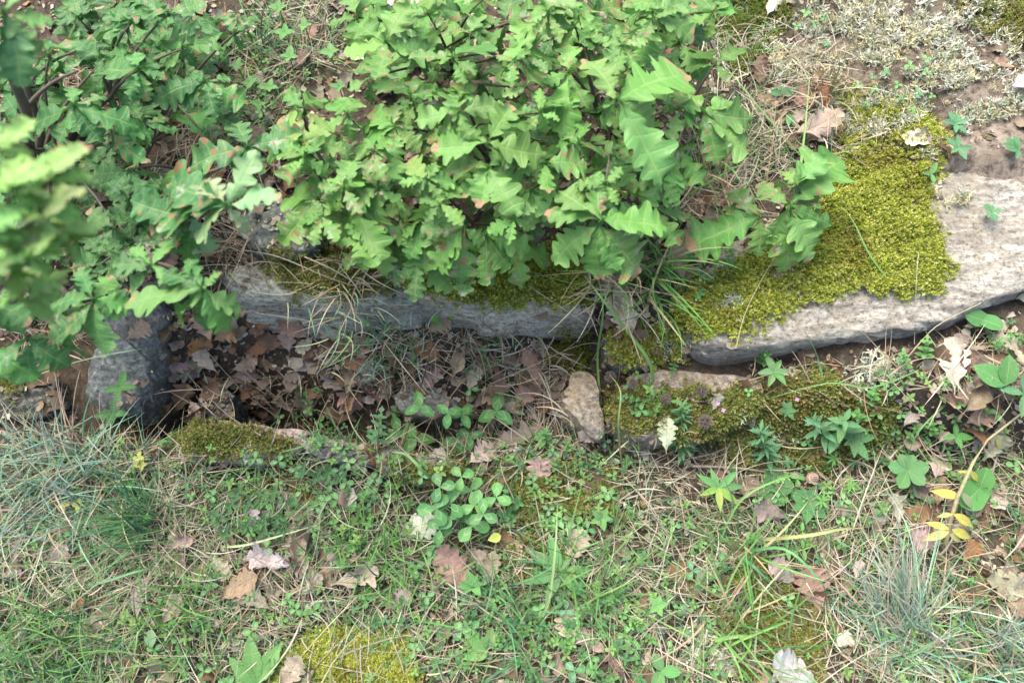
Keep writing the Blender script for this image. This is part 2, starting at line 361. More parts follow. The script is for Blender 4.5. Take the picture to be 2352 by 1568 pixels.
# ------------------------------------------------------------------ stones
def stone(name, px, ztop, slope=(0, 0), thick=.2, mat=M_ROCK, color=(.3, .3, .3), seed=0, rough=.006, bulge=.012, batter=.02, label="", edge=.03, nth=150, nring=30, group=None, steps=.0):
    """outline px: top edge in the photo at height ztop; a rounded slab under it"""
    pts = np.array([P(x, y, ztop)[:2] for x, y in px]); c = pts.mean(0)
    ang = np.arctan2(pts[:, 1] - c[1], pts[:, 0] - c[0]); rad = np.hypot(pts[:, 0] - c[0], pts[:, 1] - c[1])
    th = np.linspace(-np.pi, np.pi, nth, endpoint=False)
    # ray / polygon intersection
    R = np.zeros(nth)
    for k, t in enumerate(th):
        d = np.array([math.cos(t), math.sin(t)]); best = 0
        for i in range(len(pts)):
            a = pts[i] - c; e = pts[(i + 1) % len(pts)] - pts[i]
            den = d[0] * e[1] - d[1] * e[0]
            if abs(den) < 1e-9: continue
            u = (a[0] * e[1] - a[1] * e[0]) / den; v = (a[0] * d[1] - a[1] * d[0]) / den
            if u > 0 and -1e-6 <= v <= 1 + 1e-6: best = max(best, u)
        R[k] = best
    Rs = R.copy()
    for _ in range(3): Rs = (np.roll(Rs, 1) + Rs * 2 + np.roll(Rs, -1)) / 4
    R = Rs
    prof = [(s, bulge * (1 - s * s)) for s in np.linspace(0, 1, nring)[1:] * (1 - edge / max(R.mean(), .02) * .5)]
    s_end = prof[-1][0]; eo = 1 - s_end
    for a in np.linspace(.15, 1, 6) * math.pi / 2: prof.append((s_end + eo * math.sin(a), prof[nring - 2][1] - edge * .5 * (1 - math.cos(a))))
    zb = prof[-1][1]
    for q in np.linspace(.1, 1, 10): prof.append((1 + batter * q + (-.15 if q == 1 else 0), zb - (thick - edge * .5) * q))
    V = [(c[0], c[1], bulge)]
    for s, z in prof:
        for k in range(nth): V.append((c[0] + math.cos(th[k]) * R[k] * s, c[1] + math.sin(th[k]) * R[k] * s, z))
    V = np.array(V); V[:, 2] += ztop + slope[0] * (V[:, 0] - c[0]) + slope[1] * (V[:, 1] - c[1])
    x, y, z = V.T
    nz = rough * (noise(x * 1.0 + z, y + z * .7, 5, seed, 4) + .6 * noise(x + z * 2, y * 2.2 + z * 3, 16, seed + 1, 3))
    lay_ = .35 * rough * np.sin((z * 260 + y * 60 + 3 * noise(x, y, 5, seed + 2, 2)))
    dx = (x - c[0]); dy = (y - c[1]); L = np.hypot(dx, dy) + 1e-6
    side = np.clip((V[:, 2] * 0 + L / (np.interp(np.arctan2(dy, dx), th, R) + 1e-6) - .85) / .15, 0, 1)
    V[:, 0] += dx / L * (nz * 1.6 + lay_) * side; V[:, 1] += dy / L * (nz * 1.6 + lay_) * side
    V[:, 2] += nz * (1 - .5 * side)
    F = []
    n = nth
    F3 = [(0, 1 + k, 1 + (k + 1) % n) for k in range(n)]
    for r in range(len(prof) - 1):
        a = 1 + r * n; b_ = a + n
        for k in range(n): F.append((a + k, b_ + k, b_ + (k + 1) % n, a + (k + 1) % n))
    orig = V.mean(0); orig[2] = V[:, 2].min()
    me = mesh_np(name, V - orig, [np.array(F3), np.array(F)])
    o = obj(name, me, mat, None, Matrix.Translation(Vector(orig)), color); tag(o, label, "stone", group)
    STONES.append((V, [tuple(f) for f in F3] + [tuple(f) for f in F])); return o
STONES = []
stone("boulder", [(1600, 790), (1690, 796), (1760, 790), (1880, 772), (2000, 762), (2100, 748), (2230, 715), (2420, 635), (2640, 420), (2560, 300), (2250, 320), (2050, 400), (1850, 470), (1660, 560), (1580, 680)],
      BANK + .004, (.02, .06), .22, M_ROCK, (.50, .465, .39), 21, .005, .016, -.01, "large pale grey boulder with a thick moss mat on its left half", .035)
stone("lintel_stone", [(508, 618), (560, 604), (700, 600), (900, 600), (985, 640), (968, 690), (925, 702), (860, 698), (780, 704), (700, 706), (620, 694), (560, 690), (515, 655)],
      BANK - .012, (-.02, .10), .16, M_ROCKB, (.52, .51, .42), 31, .009, .02, .06, "long grey-green stone edging the hollow, leftmost of the two under moss", .09, 180, 34, group="stones edging the hollow")
stone("lintel_stone", [(905, 620), (1100, 620), (1290, 640), (1350, 690), (1345, 722), (1290, 712), (1220, 722), (1130, 716), (1080, 700), (990, 690), (920, 668)],
      BANK - .002, (-.05, .08), .17, M_ROCKB, (.54, .50, .41), 33, .009, .02, .05, "grey-brown streaked stone edging the hollow, between the left lintel and the moss cushion", .08, 180, 34, group="stones edging the hollow")
stone("boulder", [(225, 950), (185, 900), (225, 800), (270, 710), (330, 645), (385, 665), (388, 730), (352, 820), (330, 890), (285, 940)],
      .02, (-.10, .30), .26, M_ROCKD, (.27, .30, .285), 41, .006, .03, .03, "dark blue-grey boulder at the left end of the hollow behind oak leaves", .06)
stone("wedge_stone", [(1292, 890), (1318, 860), (1352, 850), (1376, 872), (1384, 930), (1390, 995), (1362, 1004), (1334, 972), (1300, 930)],
      .075, (0, .1), .14, M_TAN, (.40, .36, .29), 51, .005, .006, .02, "tan wedge-shaped stone standing upright beside the hollow", .015, 90, 16)
stone("slab_stone", [(1440, 872), (1480, 852), (1600, 856), (1700, 866), (1770, 880), (1740, 940), (1600, 1010), (1450, 1010), (1400, 960)],
      .082, (0, .05), .12, M_TAN, (.38, .32, .25), 52, .004, .004, .02, "flat tan stone slab under moss, below the black gap", .015, 110, 20)
stone("edge_stone", [(420, 975), (520, 966), (610, 980), (700, 984), (716, 1000), (690, 1040), (600, 1060), (440, 1050)],
      .038, (0, .16), .16, M_ROCK, (.6, .44, .41), 53, .004, .004, .01, "mossy stone with a narrow white edge at the near rim of the hollow", .012, 100, 18)
stone("edge_stone", [(862, 1036), (900, 1030), (960, 1044), (1050, 1060), (1060, 1100), (960, 1105), (870, 1070)],
      .05, (0, .1), .14, M_ROCKB, (.36, .34, .30), 54, .004, .004, .01, "grey splintered stone edge half hidden below the clover leaves", .012, 90, 16)
stone("edge_stone", [(712, 1000), (800, 1014), (872, 1030), (870, 1062), (770, 1056), (700, 1032)],
      .045, (0, .12), .14, M_ROCK, (.42, .40, .36), 60, .004, .004, .01, "short grey stone linking the white and the splintered rim stones", .012, 90, 16)
stone("small_stone", [(905, 912), (935, 893), (1000, 896), (1050, 920), (1060, 945), (1000, 955), (920, 945)],
      -.02, (0, .05), .08, M_ROCKB, (.26, .28, .25), 55, .004, .004, .02, "small grey stone in the hollow above the clover", .01, 80, 14)
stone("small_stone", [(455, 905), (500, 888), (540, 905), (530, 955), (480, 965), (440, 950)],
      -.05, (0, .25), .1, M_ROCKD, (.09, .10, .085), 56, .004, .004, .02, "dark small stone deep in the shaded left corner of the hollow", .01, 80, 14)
stone("boulder", [(560, 560), (540, 520), (580, 480), (650, 465), (715, 480), (735, 520), (715, 570), (640, 592)],
      BANK + .04, (0, .1), .14, M_ROCKD, (.24, .28, .25), 57, .006, .02, .02, "pale lichen-crusted stone half hidden under the oak leaves", .03, 100, 18)
stone("boulder", [(-80, 880), (-40, 840), (60, 850), (130, 880), (140, 930), (60, 960), (-60, 950)],
      .03, (0, .2), .14, M_ROCKD, (.13, .12, .09), 58, .008, .02, .02, "low brown mossy stone at the left edge above the blue-green tuft", .03, 90, 16)
stone("small_stone", [(1395, 770), (1440, 765), (1490, 790), (1530, 830), (1500, 850), (1430, 840), (1395, 810)],
      .09, (0, .2), .12, M_ROCKD, (.2, .2, .16), 59, .005, .01, .02, "mossy lichened stone filling the gap between the lintel and the big boulder", .02, 80, 14)

# surface sampler
allV = [GV]; allF = [tuple(f) for f in GF.tolist()]; off = len(GV)
for V, F in STONES:
    allV.append(V); allF += [tuple(i + off for i in f) for f in F]; off += len(V)
BVH = BVHTree.FromPolygons([tuple(v) for v in np.concatenate(allV).tolist()], allF)
HX = np.arange(-1.6, 1.6, .006); HY = np.arange(-.5, 1.7, .006)
HF = np.zeros((len(HY), len(HX)))
_dn = Vector((0, 0, -1))
BV2 = BVHTree.FromPolygons([tuple(v) for v in np.concatenate([s[0] for s in STONES]).tolist()],
                           sum([[tuple(i + o for i in f) for f in s[1]] for s, o in zip(STONES, np.cumsum([0] + [len(s[0]) for s in STONES[:-1]]).tolist())], []))
hxx, hyy = np.meshgrid(HX, HY); HF = H(hxx, hyy)
sxy = np.concatenate([s[0][:, :2] for s in STONES])
for s in STONES:
    x0, y0 = s[0][:, :2].min(0); x1, y1 = s[0][:, :2].max(0)
    for j in range(max(0, int((y0 + .5) / .006)), min(len(HY), int((y1 + .5) / .006) + 2)):
        for i in range(max(0, int((x0 + 1.6) / .006)), min(len(HX), int((x1 + 1.6) / .006) + 2)):
            h = BV2.ray_cast(Vector((HX[i], HY[j], 1)), _dn)
            if h[0] is not None and h[0].z > HF[j, i]: HF[j, i] = h[0].z
def surf(x, y):
    u = np.clip((np.asarray(x) + 1.6) / .006, 0, len(HX) - 1.001); v = np.clip((np.asarray(y) + .5) / .006, 0, len(HY) - 1.001)
    i = u.astype(int); j = v.astype(int); fu = u - i; fv = v - j
    return HF[j, i] * (1 - fu) * (1 - fv) + HF[j, i + 1] * fu * (1 - fv) + HF[j + 1, i] * (1 - fu) * fv + HF[j + 1, i + 1] * fu * fv
def surf_n(x, y):
    e = .008; nxv = (surf(x - e, y) - surf(x + e, y)) / (2 * e); nyv = (surf(x, y - e) - surf(x, y + e)) / (2 * e)
    n = np.stack([nxv, nyv, np.ones_like(nxv)], -1); return n / np.linalg.norm(n, axis=-1, keepdims=True)
def hit(X, Y, up=0.0):
    d = ray(X, Y); h = BVH.ray_cast(Vector((0, 0, CAM_H)), Vector(d).normalized())
    p = np.array(h[0]) if h[0] is not None else P(X, Y, 0); p[2] += up; return p
def scatter(n, dens, seed, margin=.0):
    """random surface points, thinned by dens(X,Y,x,y) in 0..1"""
    r = np.random.RandomState(seed)
    x = r.uniform(-1.42, 1.42, n); y = r.uniform(-.35, 1.55, n); z = surf(x, y)
    p = np.stack([x, y, z], -1); q = proj(p)
    k = (q[:, 0] > -260) & (q[:, 0] < 2612) & (q[:, 1] > -180) & (q[:, 1] < 1748)
    p = p[k]; q = q[k]
    d = dens(q[:, 0], q[:, 1], p[:, 0], p[:, 1]); k = r.uniform(0, 1, len(p)) < d
    return p[k], q[k]

# ------------------------------------------------------------------ ribbons and templates
def ribbons(P0, az, el, L, W, bend, curl, nseg, col, seed=0, roll=.8):
    n = len(P0); r = np.random.RandomState(seed); pos = P0.copy(); V = np.zeros((n, nseg + 1, 2, 3))
    ro = r.uniform(-roll, roll, n)
    for k in range(nseg + 1):
        t = k / nseg; a = az + curl * t; e = el - bend * t
        d = np.stack([np.cos(a) * np.cos(e), np.sin(a) * np.cos(e), np.sin(e)], -1)
        side = np.stack([-np.sin(a), np.cos(a), np.zeros(n)], -1); upv = np.cross(d, side)
        s = side * np.cos(ro)[:, None] + upv * np.sin(ro)[:, None]
        w = (W * (1 - t ** 2.2 * .93) * (.75 + .25 * min(1, t * 5)))[:, None] * .5
        V[:, k, 0] = pos - s * w; V[:, k, 1] = pos + s * w
        pos = pos + d * (L / nseg)[:, None]
    base = (np.arange(n) * (nseg + 1) * 2)[:, None]; k = np.arange(nseg)[None, :] * 2
    a = base + k; F = np.stack([a, a + 1, a + 3, a + 2], -1).reshape(-1, 4)
    C = np.repeat(col, (nseg + 1) * 2, axis=0); return V.reshape(-1, 3), F, C
def join(parts):
    V = []; F3 = []; F4 = []; C = []; U = []; o = 0
    for p in parts:
        v, f, c = p[:3]; V.append(v); C.append(c)
        for ff in (f if isinstance(f, list) else [f]):
            ff = np.asarray(ff)
            if len(ff) == 0: continue
            (F3 if ff.shape[1] == 3 else F4).append(ff + o)
        if len(p) > 3: U.append(p[3])
        o += len(v)
    F = ([np.concatenate(F3)] if F3 else []) + ([np.concatenate(F4)] if F4 else [])
    return np.concatenate(V), F, np.concatenate(C), (np.concatenate(U) if U else None)
def inst(tV, tF, pos, az, tilt, taz, scale, col):
    """template copies: rotate az about z, then tilt by angle tilt towards taz, scale"""
    n = len(pos); ca, sa = np.cos(az), np.sin(az)
    v = tV[None] * np.asarray(scale)[:, None, None] if np.ndim(scale) == 1 else tV[None] * scale[:, None, :]
    x = v[..., 0] * ca[:, None] - v[..., 1] * sa[:, None]; y = v[..., 0] * sa[:, None] + v[..., 1] * ca[:, None]; z = v[..., 2]
    kx, ky = -np.sin(taz)[:, None], np.cos(taz)[:, None]; c = np.cos(tilt)[:, None]; s = np.sin(tilt)[:, None]
    dot = kx * x + ky * y
    X = x * c + ky * z * s + kx * dot * (1 - c); Y = y * c - kx * z * s + ky * dot * (1 - c); Z = z * c + (kx * y - ky * x) * s
    V = np.stack([X, Y, Z], -1) + pos[:, None]
    m = len(tV); F = (tF[None] + (np.arange(n) * m)[:, None, None]).reshape(-1, tF.shape[1])
    return V.reshape(-1, 3), F, np.repeat(col, m, axis=0)
def pal(n, cols, w, seed, var=.15):
    r = np.random.RandomState(seed); cols = np.array(cols, float); w = np.array(w, float) / sum(w)
    i = r.choice(len(cols), n, p=w); c = cols[i] * (1 + r.uniform(-var, var, (n, 1))) * (1 + r.uniform(-.05, .05, (n, 3))); return np.clip(c, .005, .85)

# ------------------------------------------------------------------ leaf meshes
def oak_leaf(seed, N_=6, sharp=.8, width=.31, n=46, cols=(0, .35, .7, 1), deep=.42, fold=.12, curv=.25, wave=.04, roll=0.0, hole=False, crumple=0.0, petiole=.09, quilt=.005):
    r = np.random.RandomState(seed); V = []; UV = []
    lobeA = [r.uniform(.55, 1.3, N_ + 2) for _ in (0, 1)]; ph = [r.uniform(-.25, .25) for _ in (0, 1)]
    offs = r.uniform(0, 6.28, 4); cs = [-c for c in cols[::-1][:-1]] + [0] + list(cols[1:])
    ts = np.concatenate([[-petiole, -petiole * .5], np.linspace(0.0, 1, n)])
    bendside = r.uniform(-.05, .05)
    for t in ts:
        tt = max(t, 0)
        for s in cs:
            sd = 0 if s < 0 else 1; a = abs(s)
            if t < 0: w = .010; phase = 0.25
            else:
                env = math.sin(math.pi * min(1, tt ** 1.28 * .97 + .012)) ** .72
                phase = N_ * tt ** .95 + ph[sd]
                k = .5 + .5 * math.cos(2 * math.pi * phase); k = (1 - (1 - k) ** 2.3) ** (sharp * .9)
                A = lobeA[sd][int(phase + .5) % (N_ + 2)]
                w = width * env * (1 - deep + deep * k * A) * (1 if tt > .12 else .4 + .6 * tt / .12)
                w = max(w, .008)
            y = w * s; x = t + abs(y) * (.50 * (1 - .75 * tt))
            y += bendside * math.sin(math.pi * tt)
            z = fold * abs(w * s) - curv * tt * tt * .5 + wave * math.sin(tt * 9 + offs[sd]) * a * a
            z += -quilt * math.cos(2 * math.pi * phase) * math.sin(math.pi * min(1, a * 1.1)) if t > 0 else 0
            if crumple:
                z += crumple * (math.sin(x * 13 + offs[2] + y * 7) * .5 + math.sin(y * 23 + x * 5 + offs[3]) * .4) * (a + .2)
            if roll:
                kk = roll * (1 + .5 * math.sin(tt * 3 + offs[0])); yy = y
                z += (1 - math.cos(kk * yy)) / abs(kk) * (1 if kk > 0 else -1) if abs(kk) > .1 else 0; y = math.sin(kk * yy) / kk
            V.append((x, y, z)); UV.append((phase, a))
    m = len(cs); F = []
    for i in range(len(ts) - 1):
        for j in range(m - 1):
            if hole and .50 < ts[i] < .66 and j >= m - 3 + (1 if abs(ts[i] - .58) > .055 else 0): continue
            F.append((i * m + j, (i + 1) * m + j, (i + 1) * m + j + 1, i * m + j + 1))
    return np.array(V), np.array(F), np.array(UV)
def simple_leaf(kind, seed=0, n=12, width=.25, fold=.1, curv=.3, cols=(0, .5, 1), teeth=0):
    r = np.random.RandomState(seed); V = []; UV = []; cs = [-c for c in cols[::-1][:-1]] + [0] + list(cols[1:])
    if teeth: n = teeth * 4 + 1
    ts = np.linspace(0, 1, n)
    for t in ts:
        if kind == 'ellipse': env = math.sin(math.pi * min(1, t ** .95)) ** .75
        elif kind == 'lance': env = math.sin(math.pi * t ** .8) ** 1.1
        elif kind == 'ovate': env = math.sin(math.pi * t ** .65) ** .85
        elif kind == 'heart': env = .62 + .38 * math.sin(math.pi * t * .9) if t < .45 else (1 - ((t - .45) / .56) ** 2.0) ** .7
        elif kind == 'obov': env = math.sin(math.pi * min(1, t ** 1.5)) ** .65
        for s in cs:
            w = width * max(env, .02)
            if teeth: w *= 1 - .22 * ((t * teeth) % 1)
            y = w * s; x = t
            if kind == 'heart': x = t - .42 * math.sin(abs(s) * 2.2) * (1 - t) ** 3
            if teeth: x += abs(y) * .3
            z = fold * abs(y) - curv * t * t * .5
            V.append((x, y, z)); UV.append((t if not teeth else t * 5, abs(s)))
    m = len(cs); F = [(i * m + j, (i + 1) * m + j, (i + 1) * m + j + 1, i * m + j + 1) for i in range(n - 1) for j in range(m - 1)]
    return np.array(V), np.array(F), np.array(UV)
def as_mesh(name, L): return mesh_np(name, L[0], L[1], uv=L[2])
OAK = []; OAKW = []
for i in range(12):
    kw = dict(N_=[4, 5, 4, 5][i % 4], sharp=[1.0, 1.4, .9, 1.2][i % 4], width=[.31, .26, .29, .24][(i // 2) % 4], deep=[.52, .46, .58, .42][i % 4], crumple=[.015, .03, .02, .035][i % 4],
              fold=random.uniform(-.2, .45), curv=random.uniform(-.1, .7), wave=random.uniform(.03, .10))
    L = oak_leaf(100 + i, **kw); me = as_mesh("oak_leaf", L); me.materials.append(M_OAK); OAK.append(me)
    me2 = me.copy(); me2.materials.clear(); me2.materials.append(M_OAKT); OAKW.append(me2)
me = as_mesh("oak_leaf", oak_leaf(131, 5, .7, .36, deep=.45, curv=.15, hole=True)); me.materials.append(M_OAK); OAK_HOLE = me
DRY = []
for i in range(14):
    L = oak_leaf(200 + i, N_=[4, 5, 5, 6][i % 4], sharp=[.8, 1.1, .9][i % 3], width=[.36, .32, .40][i % 3], n=34, deep=[.42, .34, .48][i % 3], fold=random.uniform(-.3, .5),
                 curv=random.uniform(-.6, .8), wave=random.uniform(.03, .12), roll=random.choice([2.5, -3, 4.5, 1.2, -1.5, 6]), crumple=random.uniform(.02, .05), petiole=.12)
    me = as_mesh("fallen_leaf", L); me.materials.append(M_DRY); DRY.append(me)

def basis(base, tip, roll=0.0, up=Vector((0, 0, 1))):
    b = Vector(base); x = Vector(tip) - b; L = x.length; x.normalize()
    z = (up - x * up.dot(x)); 
    if z.length < .05: z = Vector((0, -1, 0)) - x * Vector((0, -1, 0)).dot(x)
    z.normalize(); y = z.cross(x)
    z2 = z * math.cos(roll) + y * math.sin(roll); y2 = z2.cross(x)
    return b, x, y2, z2, L
def leaf_M(base, tip, root, roll=0.0, wid=1.0, up=Vector((0, 0, 1))):
    b, x, y, z, L = basis(base, tip, roll, up)
    M = Matrix(((x.x * L, y.x * L * wid, z.x * L, b.x - root[0]), (x.y * L, y.y * L * wid, z.y * L, b.y - root[1]), (x.z * L, y.z * L * wid, z.z * L, b.z - root[2]), (0, 0, 0, 1)))
    return M
def tube(pts, r0, r1, n=6, seed=0, wob=.0):
    pts = [Vector(p) for p in pts]; V = []; F = []; m = len(pts)
    for i, p in enumerate(pts):
        d = (pts[min(i + 1, m - 1)] - pts[max(i - 1, 0)]).normalized(); a = d.orthogonal().normalized(); b = d.cross(a)
        r = r0 + (r1 - r0) * i / (m - 1)
        for k in range(n):
            t = 2 * math.pi * k / n; V.append(p + (a * math.cos(t) + b * math.sin(t)) * r)
    for i in range(m - 1):
        for k in range(n): F.append((i * n + k, i * n + (k + 1) % n, (i + 1) * n + (k + 1) % n, (i + 1) * n + k))
    return np.array([tuple(v) for v in V]), np.array(F)
def bez(a, b, c, n=8):
    a, b, c = map(np.array, (a, b, c)); return [tuple((1 - t) ** 2 * a + 2 * t * (1 - t) * b + t * t * c) for t in np.linspace(0, 1, n)]

# ------------------------------------------------------------------ oak saplings
G1, G2, G3, G4 = (.125, .258, .055), (.088, .208, .045), (.178, .320, .080), (.034, .110, .034)  # G4: green darkened to carry the shade of low leaves
def oak(label, base_px, hubs, group="young oaks above the hollow", zb=None, stem_r=.006, fill=0, seed=0, spread=130, cols=(G1, G2, G3), lname="oak_sapling", name2="oak"):
    """hubs: (X, Y, z, [(tipX, tipY, ztip or None, colour idx or None, width), ...]) heights above the ground plane"""
    r = random.Random(seed)
    root = hit(*base_px) if zb is None else P(base_px[0], base_px[1], zb); root[2] -= .01
    e = empty(lname, Vector(root)); tag(e, label, name2, group)
    def part(nm, pts, r0, r1, mat=M_BARK):
        V, F = tube([tuple(np.array(p) - root) for p in pts], r0, r1); obj(nm, mesh_np(nm, V, F), mat, e)
    trunk_top = None; k = 0
    hub_p = [P(h[0], h[1], h[2]) for h in hubs]
    cen = np.mean(hub_p, 0); mid = (root * .45 + cen * .55); mid[2] = root[2] + (cen[2] - root[2]) * .5
    part("stem", bez(root, (root * .6 + mid * .4) + np.array([0, 0, .02]), mid, 7), stem_r, stem_r * .75)
    for h, hp in zip(hubs, hub_p):
        m2 = (mid + hp) / 2 + np.array([r.uniform(-.03, .03), r.uniform(-.03, .03), .02])
        part("branch", bez(mid, m2, hp, 8), stem_r * .6, .0013)
        for tp in h[3]:
            X, Y = tp[0], tp[1]; zt = tp[2] if len(tp) > 2 and tp[2] is not None else h[2] + r.uniform(-.05, .012)
            c = cols[tp[3] if len(tp) > 3 and tp[3] is not None else r.choices(range(len(cols)), [4, 3, 3][:len(cols)])[0]]
            c = [v * r.uniform(.85, 1.18) for v in c]
            w = tp[4] * 1.15 if len(tp) > 4 else r.uniform(.85, 1.3)
            tipp = P(X, Y, zt)
            me = OAK_HOLE if w > 9 else (OAKW if r.random() < .24 else OAK)[r.randrange(12)]
            if w > 9: w = 1.1
            b0 = hp + (tipp - hp) * .03 + np.array([0, 0, r.uniform(-.004, .004)])
            obj("leaf", me, None, e, leaf_M(b0, tipp, root, r.uniform(-.35, .35), w), c); k += 1
    return e
def rosette(X, Y, z, rad, n, r, a0=None, arc=360, dz=.04):
    a0 = r.uniform(0, 360) if a0 is None else a0; out = []
    for i in range(n):
        a = math.radians(a0 + arc * i / n + r.uniform(-18, 18)); q = rad * r.uniform(.7, 1.15)
        out.append((X + q * math.cos(a), Y - q * math.sin(a), z + r.uniform(-dz, dz * .25)))
    return (X, Y, z, out)
def c2(x, y): return (778 + x * .337, y * .337)
def c1(x, y): return (x * .337, y * .337)
def c4(x, y): return (x * .337, 519 + y * .337)
def c5(x, y): return (778 + x * .337, 519 + y * .337)
def c3(x, y): return (1556 + x * .338, y * .338)
def hub(cf, hx, hy, z, tips, wid=1.0):
    X, Y = cf(hx, hy); out = []
    for t in tips:
        a, b = cf(t[0], t[1]); out.append((a, b) + tuple(t[2:]))
    return (X, Y, z, out)
Z = .42
oak("big oak shoot with the largest leaves, one pierced by a round hole", (1400, 300), [
    hub(c2, 1895, 685, Z + .06, [(1690, 350, .49, 2, 1.15), (2385, 470, .46, 0, 9), (2190, 925, .43, 2, 1.0), (2200, 1260, .42, 2, 1.05), (1740, 720, .44, 1), (1770, 890, .42, 0)]),
    hub(c2, 1565, 495, Z, [(1545, 260), (1720, 720), (1500, 880), (1660, 470), (1400, 560)]),
    hub(c2, 1610, 180, Z, [(1160, 100, .43, 1, 1.15), (1690, 50), (1740, 330), (1480, 330)]),
], seed=1)
oak("oak shoot at the top with leaves radiating from a yellow twig", (1480, 120), [
    hub(c2, 2140, 80, Z + .02, [(2420, -40, .44, 2, 1.1), (2440, 260, .42, 0), (2040, 420, .41, 2), (2080, -60), (1940, 110), (2000, 10)]),
    hub(c2, 1840, 290, Z, [(1640, 205), (1985, 175), (2000, 330), (1830, 430)]),
    (1640, 30, .4, [(1660, -40), (1700, 10), (1620, 90), (1560, 60), (1600, -50)]),
    (1520, -30, .4, [(1480, -110), (1600, -60), (1500, 60), (1430, 10)]),
], seed=2)
oak("middle oak with pale mildewed leaves above the moss", (1150, 420), [
    hub(c2, 1020, 1150, Z + .02, [(700, 1100, .42, 2, 1), (1300, 1260, .41, 0), (1160, 960), (950, 1400), (1240, 1420), (860, 1330)]),
    hub(c2, 1010, 980, Z + .04, [(615, 985, .45, 0, 1.1), (1430, 1030, .45, 0, 1.1), (1190, 690, .47, 0, .95), (850, 860), (1220, 1100)]),
    hub(c2, 1085, 850, Z + .01, [(1370, 810, .41, 1, 1.25), (1220, 980), (1000, 700), (1300, 650)]),
    hub(c2, 820, 760, Z + .05, [(500, 800, .46, 2), (780, 560), (640, 900, .45, 2), (1140, 700), (900, 930)]),
    hub(c2, 780, 400, Z + .04, [(1040, 280), (690, 420), (480, 350), (850, 560), (930, 480)]),
], seed=3)
oak("upper left oak of the dense clump with browned twigs", (1000, 200), [
    hub(c2, 320, 290, Z + .04, [(480, 0, .47, 2), (700, 330), (30, 350), (600, 430), (100, 100), (250, 540)]),
    hub(c2, 1280, 380, Z + .02, [(1280, 90, .43, 2), (1140, 160), (1460, 350), (1090, 440), (1420, 470)]),
    hub(c2, 1275, 600, Z + .02, [(1490, 810, .41, 0), (1060, 500), (1450, 460, None, 2), (1230, 780), (1120, 640)]),
    hub(c2, 610, 100, Z + .02, [(380, 10), (560, 280), (860, 40), (740, 190), (600, -120)]),
    hub(c2, 980, 0, Z, [(760, -80), (1110, 70, None, 2), (930, 180), (1060, -120)]),
], seed=4)
oak("lower left oak of the dense clump, leaves hanging over the stones", (930, 400), [
    hub(c2, 490, 660, Z, [(240, 510, .41, 1), (540, 520), (700, 620), (400, 800), (600, 780)]),
    hub(c2, 380, 860, Z + .01, [(560, 1030, .41, 2, 1.1), (370, 690), (70, 1010), (360, 1110), (200, 760), (560, 850)]),
    hub(c2, 60, 790, Z, [(240, 910), (-60, 640), (-130, 900), (80, 980), (140, 640)]),
    hub(c2, 270, 1280, Z, [(-10, 1200), (60, 1420, None, 0), (250, 1620, .38, 0, 1.1), (420, 1090), (470, 1400), (150, 1110)]),
    hub(c2, 650, 1180, Z, [(740, 1340), (480, 1130), (420, 1230), (760, 1080), (560, 1330)]),
], seed=5)
oak("oak shoot over the middle lintel with a yellowing leaf", (1260, 420), [
    hub(c2, 1310, 1300, Z - .02, [(1510, 1330), (1310, 1570, .36, 0), (1470, 1500), (1110, 1520, .37, 1), (1190, 1330)]),
    hub(c2, 1410, 1110, Z, [(1710, 1130, .40, 2, 1.3), (1520, 1290), (1250, 1170), (1440, 1290)]),
    hub(c2, 1880, 1060, Z - .05, [(1720, 900), (2000, 1290), (1700, 1120), (1850, 1240)]),
], seed=6)
oak("large oak shoot with long drooping leaves above the flowering grass", (1380, 470), [
    hub(c2, 1775, 1490, Z + .02, [(1510, 1260, .44, 0, 1.05), (1790, 1170, .44, 0), (2240, 1555, .41, 0, 1.1), (2060, 1420), (1400, 1420)]),
    hub(c5, 1770, -10, Z + .01, [(1440, 260, .37, 2, 1.1), (1600, 130), (1780, 390, .36, 0, 1.15), (1930, 300), (2080, 340, .37, 0, 1.05)]),
], seed=7)
oak("oak shoot hanging over the moss strip with two mildew-white leaves", (1060, 560), [
    hub(c5, 850, 10, Z - .02, [(700, 330, .35, 2), (1060, 120, .37, 0), (860, 430, .34, 0), (620, 290, .36, 2), (560, 0)]),
    hub(c5, 1000, 60, Z - .04, [(1160, 300, .34, 1, 1.2), (1000, 410, .33, 0), (1310, 160, .36, 0), (880, 260)]),
    hub(c5, 560, -30, Z - .04, [(480, 230, .35, 1), (560, 330, .34, 1, 1.25), (700, 180), (420, 60)]),
    hub(c5, 280, -20, Z - .04, [(300, 350, .33, 2, 1.0), (510, 130, .35, 2), (250, 110), (60, 80), (120, -90)]),
], seed=8)
oak("leftmost dense clump oak reaching over the lichened stone", (760, 380), [
    (690, 330, Z, [(600, 355), (640, 250), (760, 265), (720, 395), (655, 415), (790, 340)]),
    (730, 455, Z - .03, [(650, 440), (690, 530), (790, 440), (760, 550), (640, 560), (720, 380)]),
    (820, 480, Z - .02, [(760, 560), (880, 560), (870, 440), (800, 400), (900, 500), (860, 600)]),
    (700, 250, Z - .05, [(650, 200), (745, 215), (640, 290), (760, 300)]),
], seed=9)
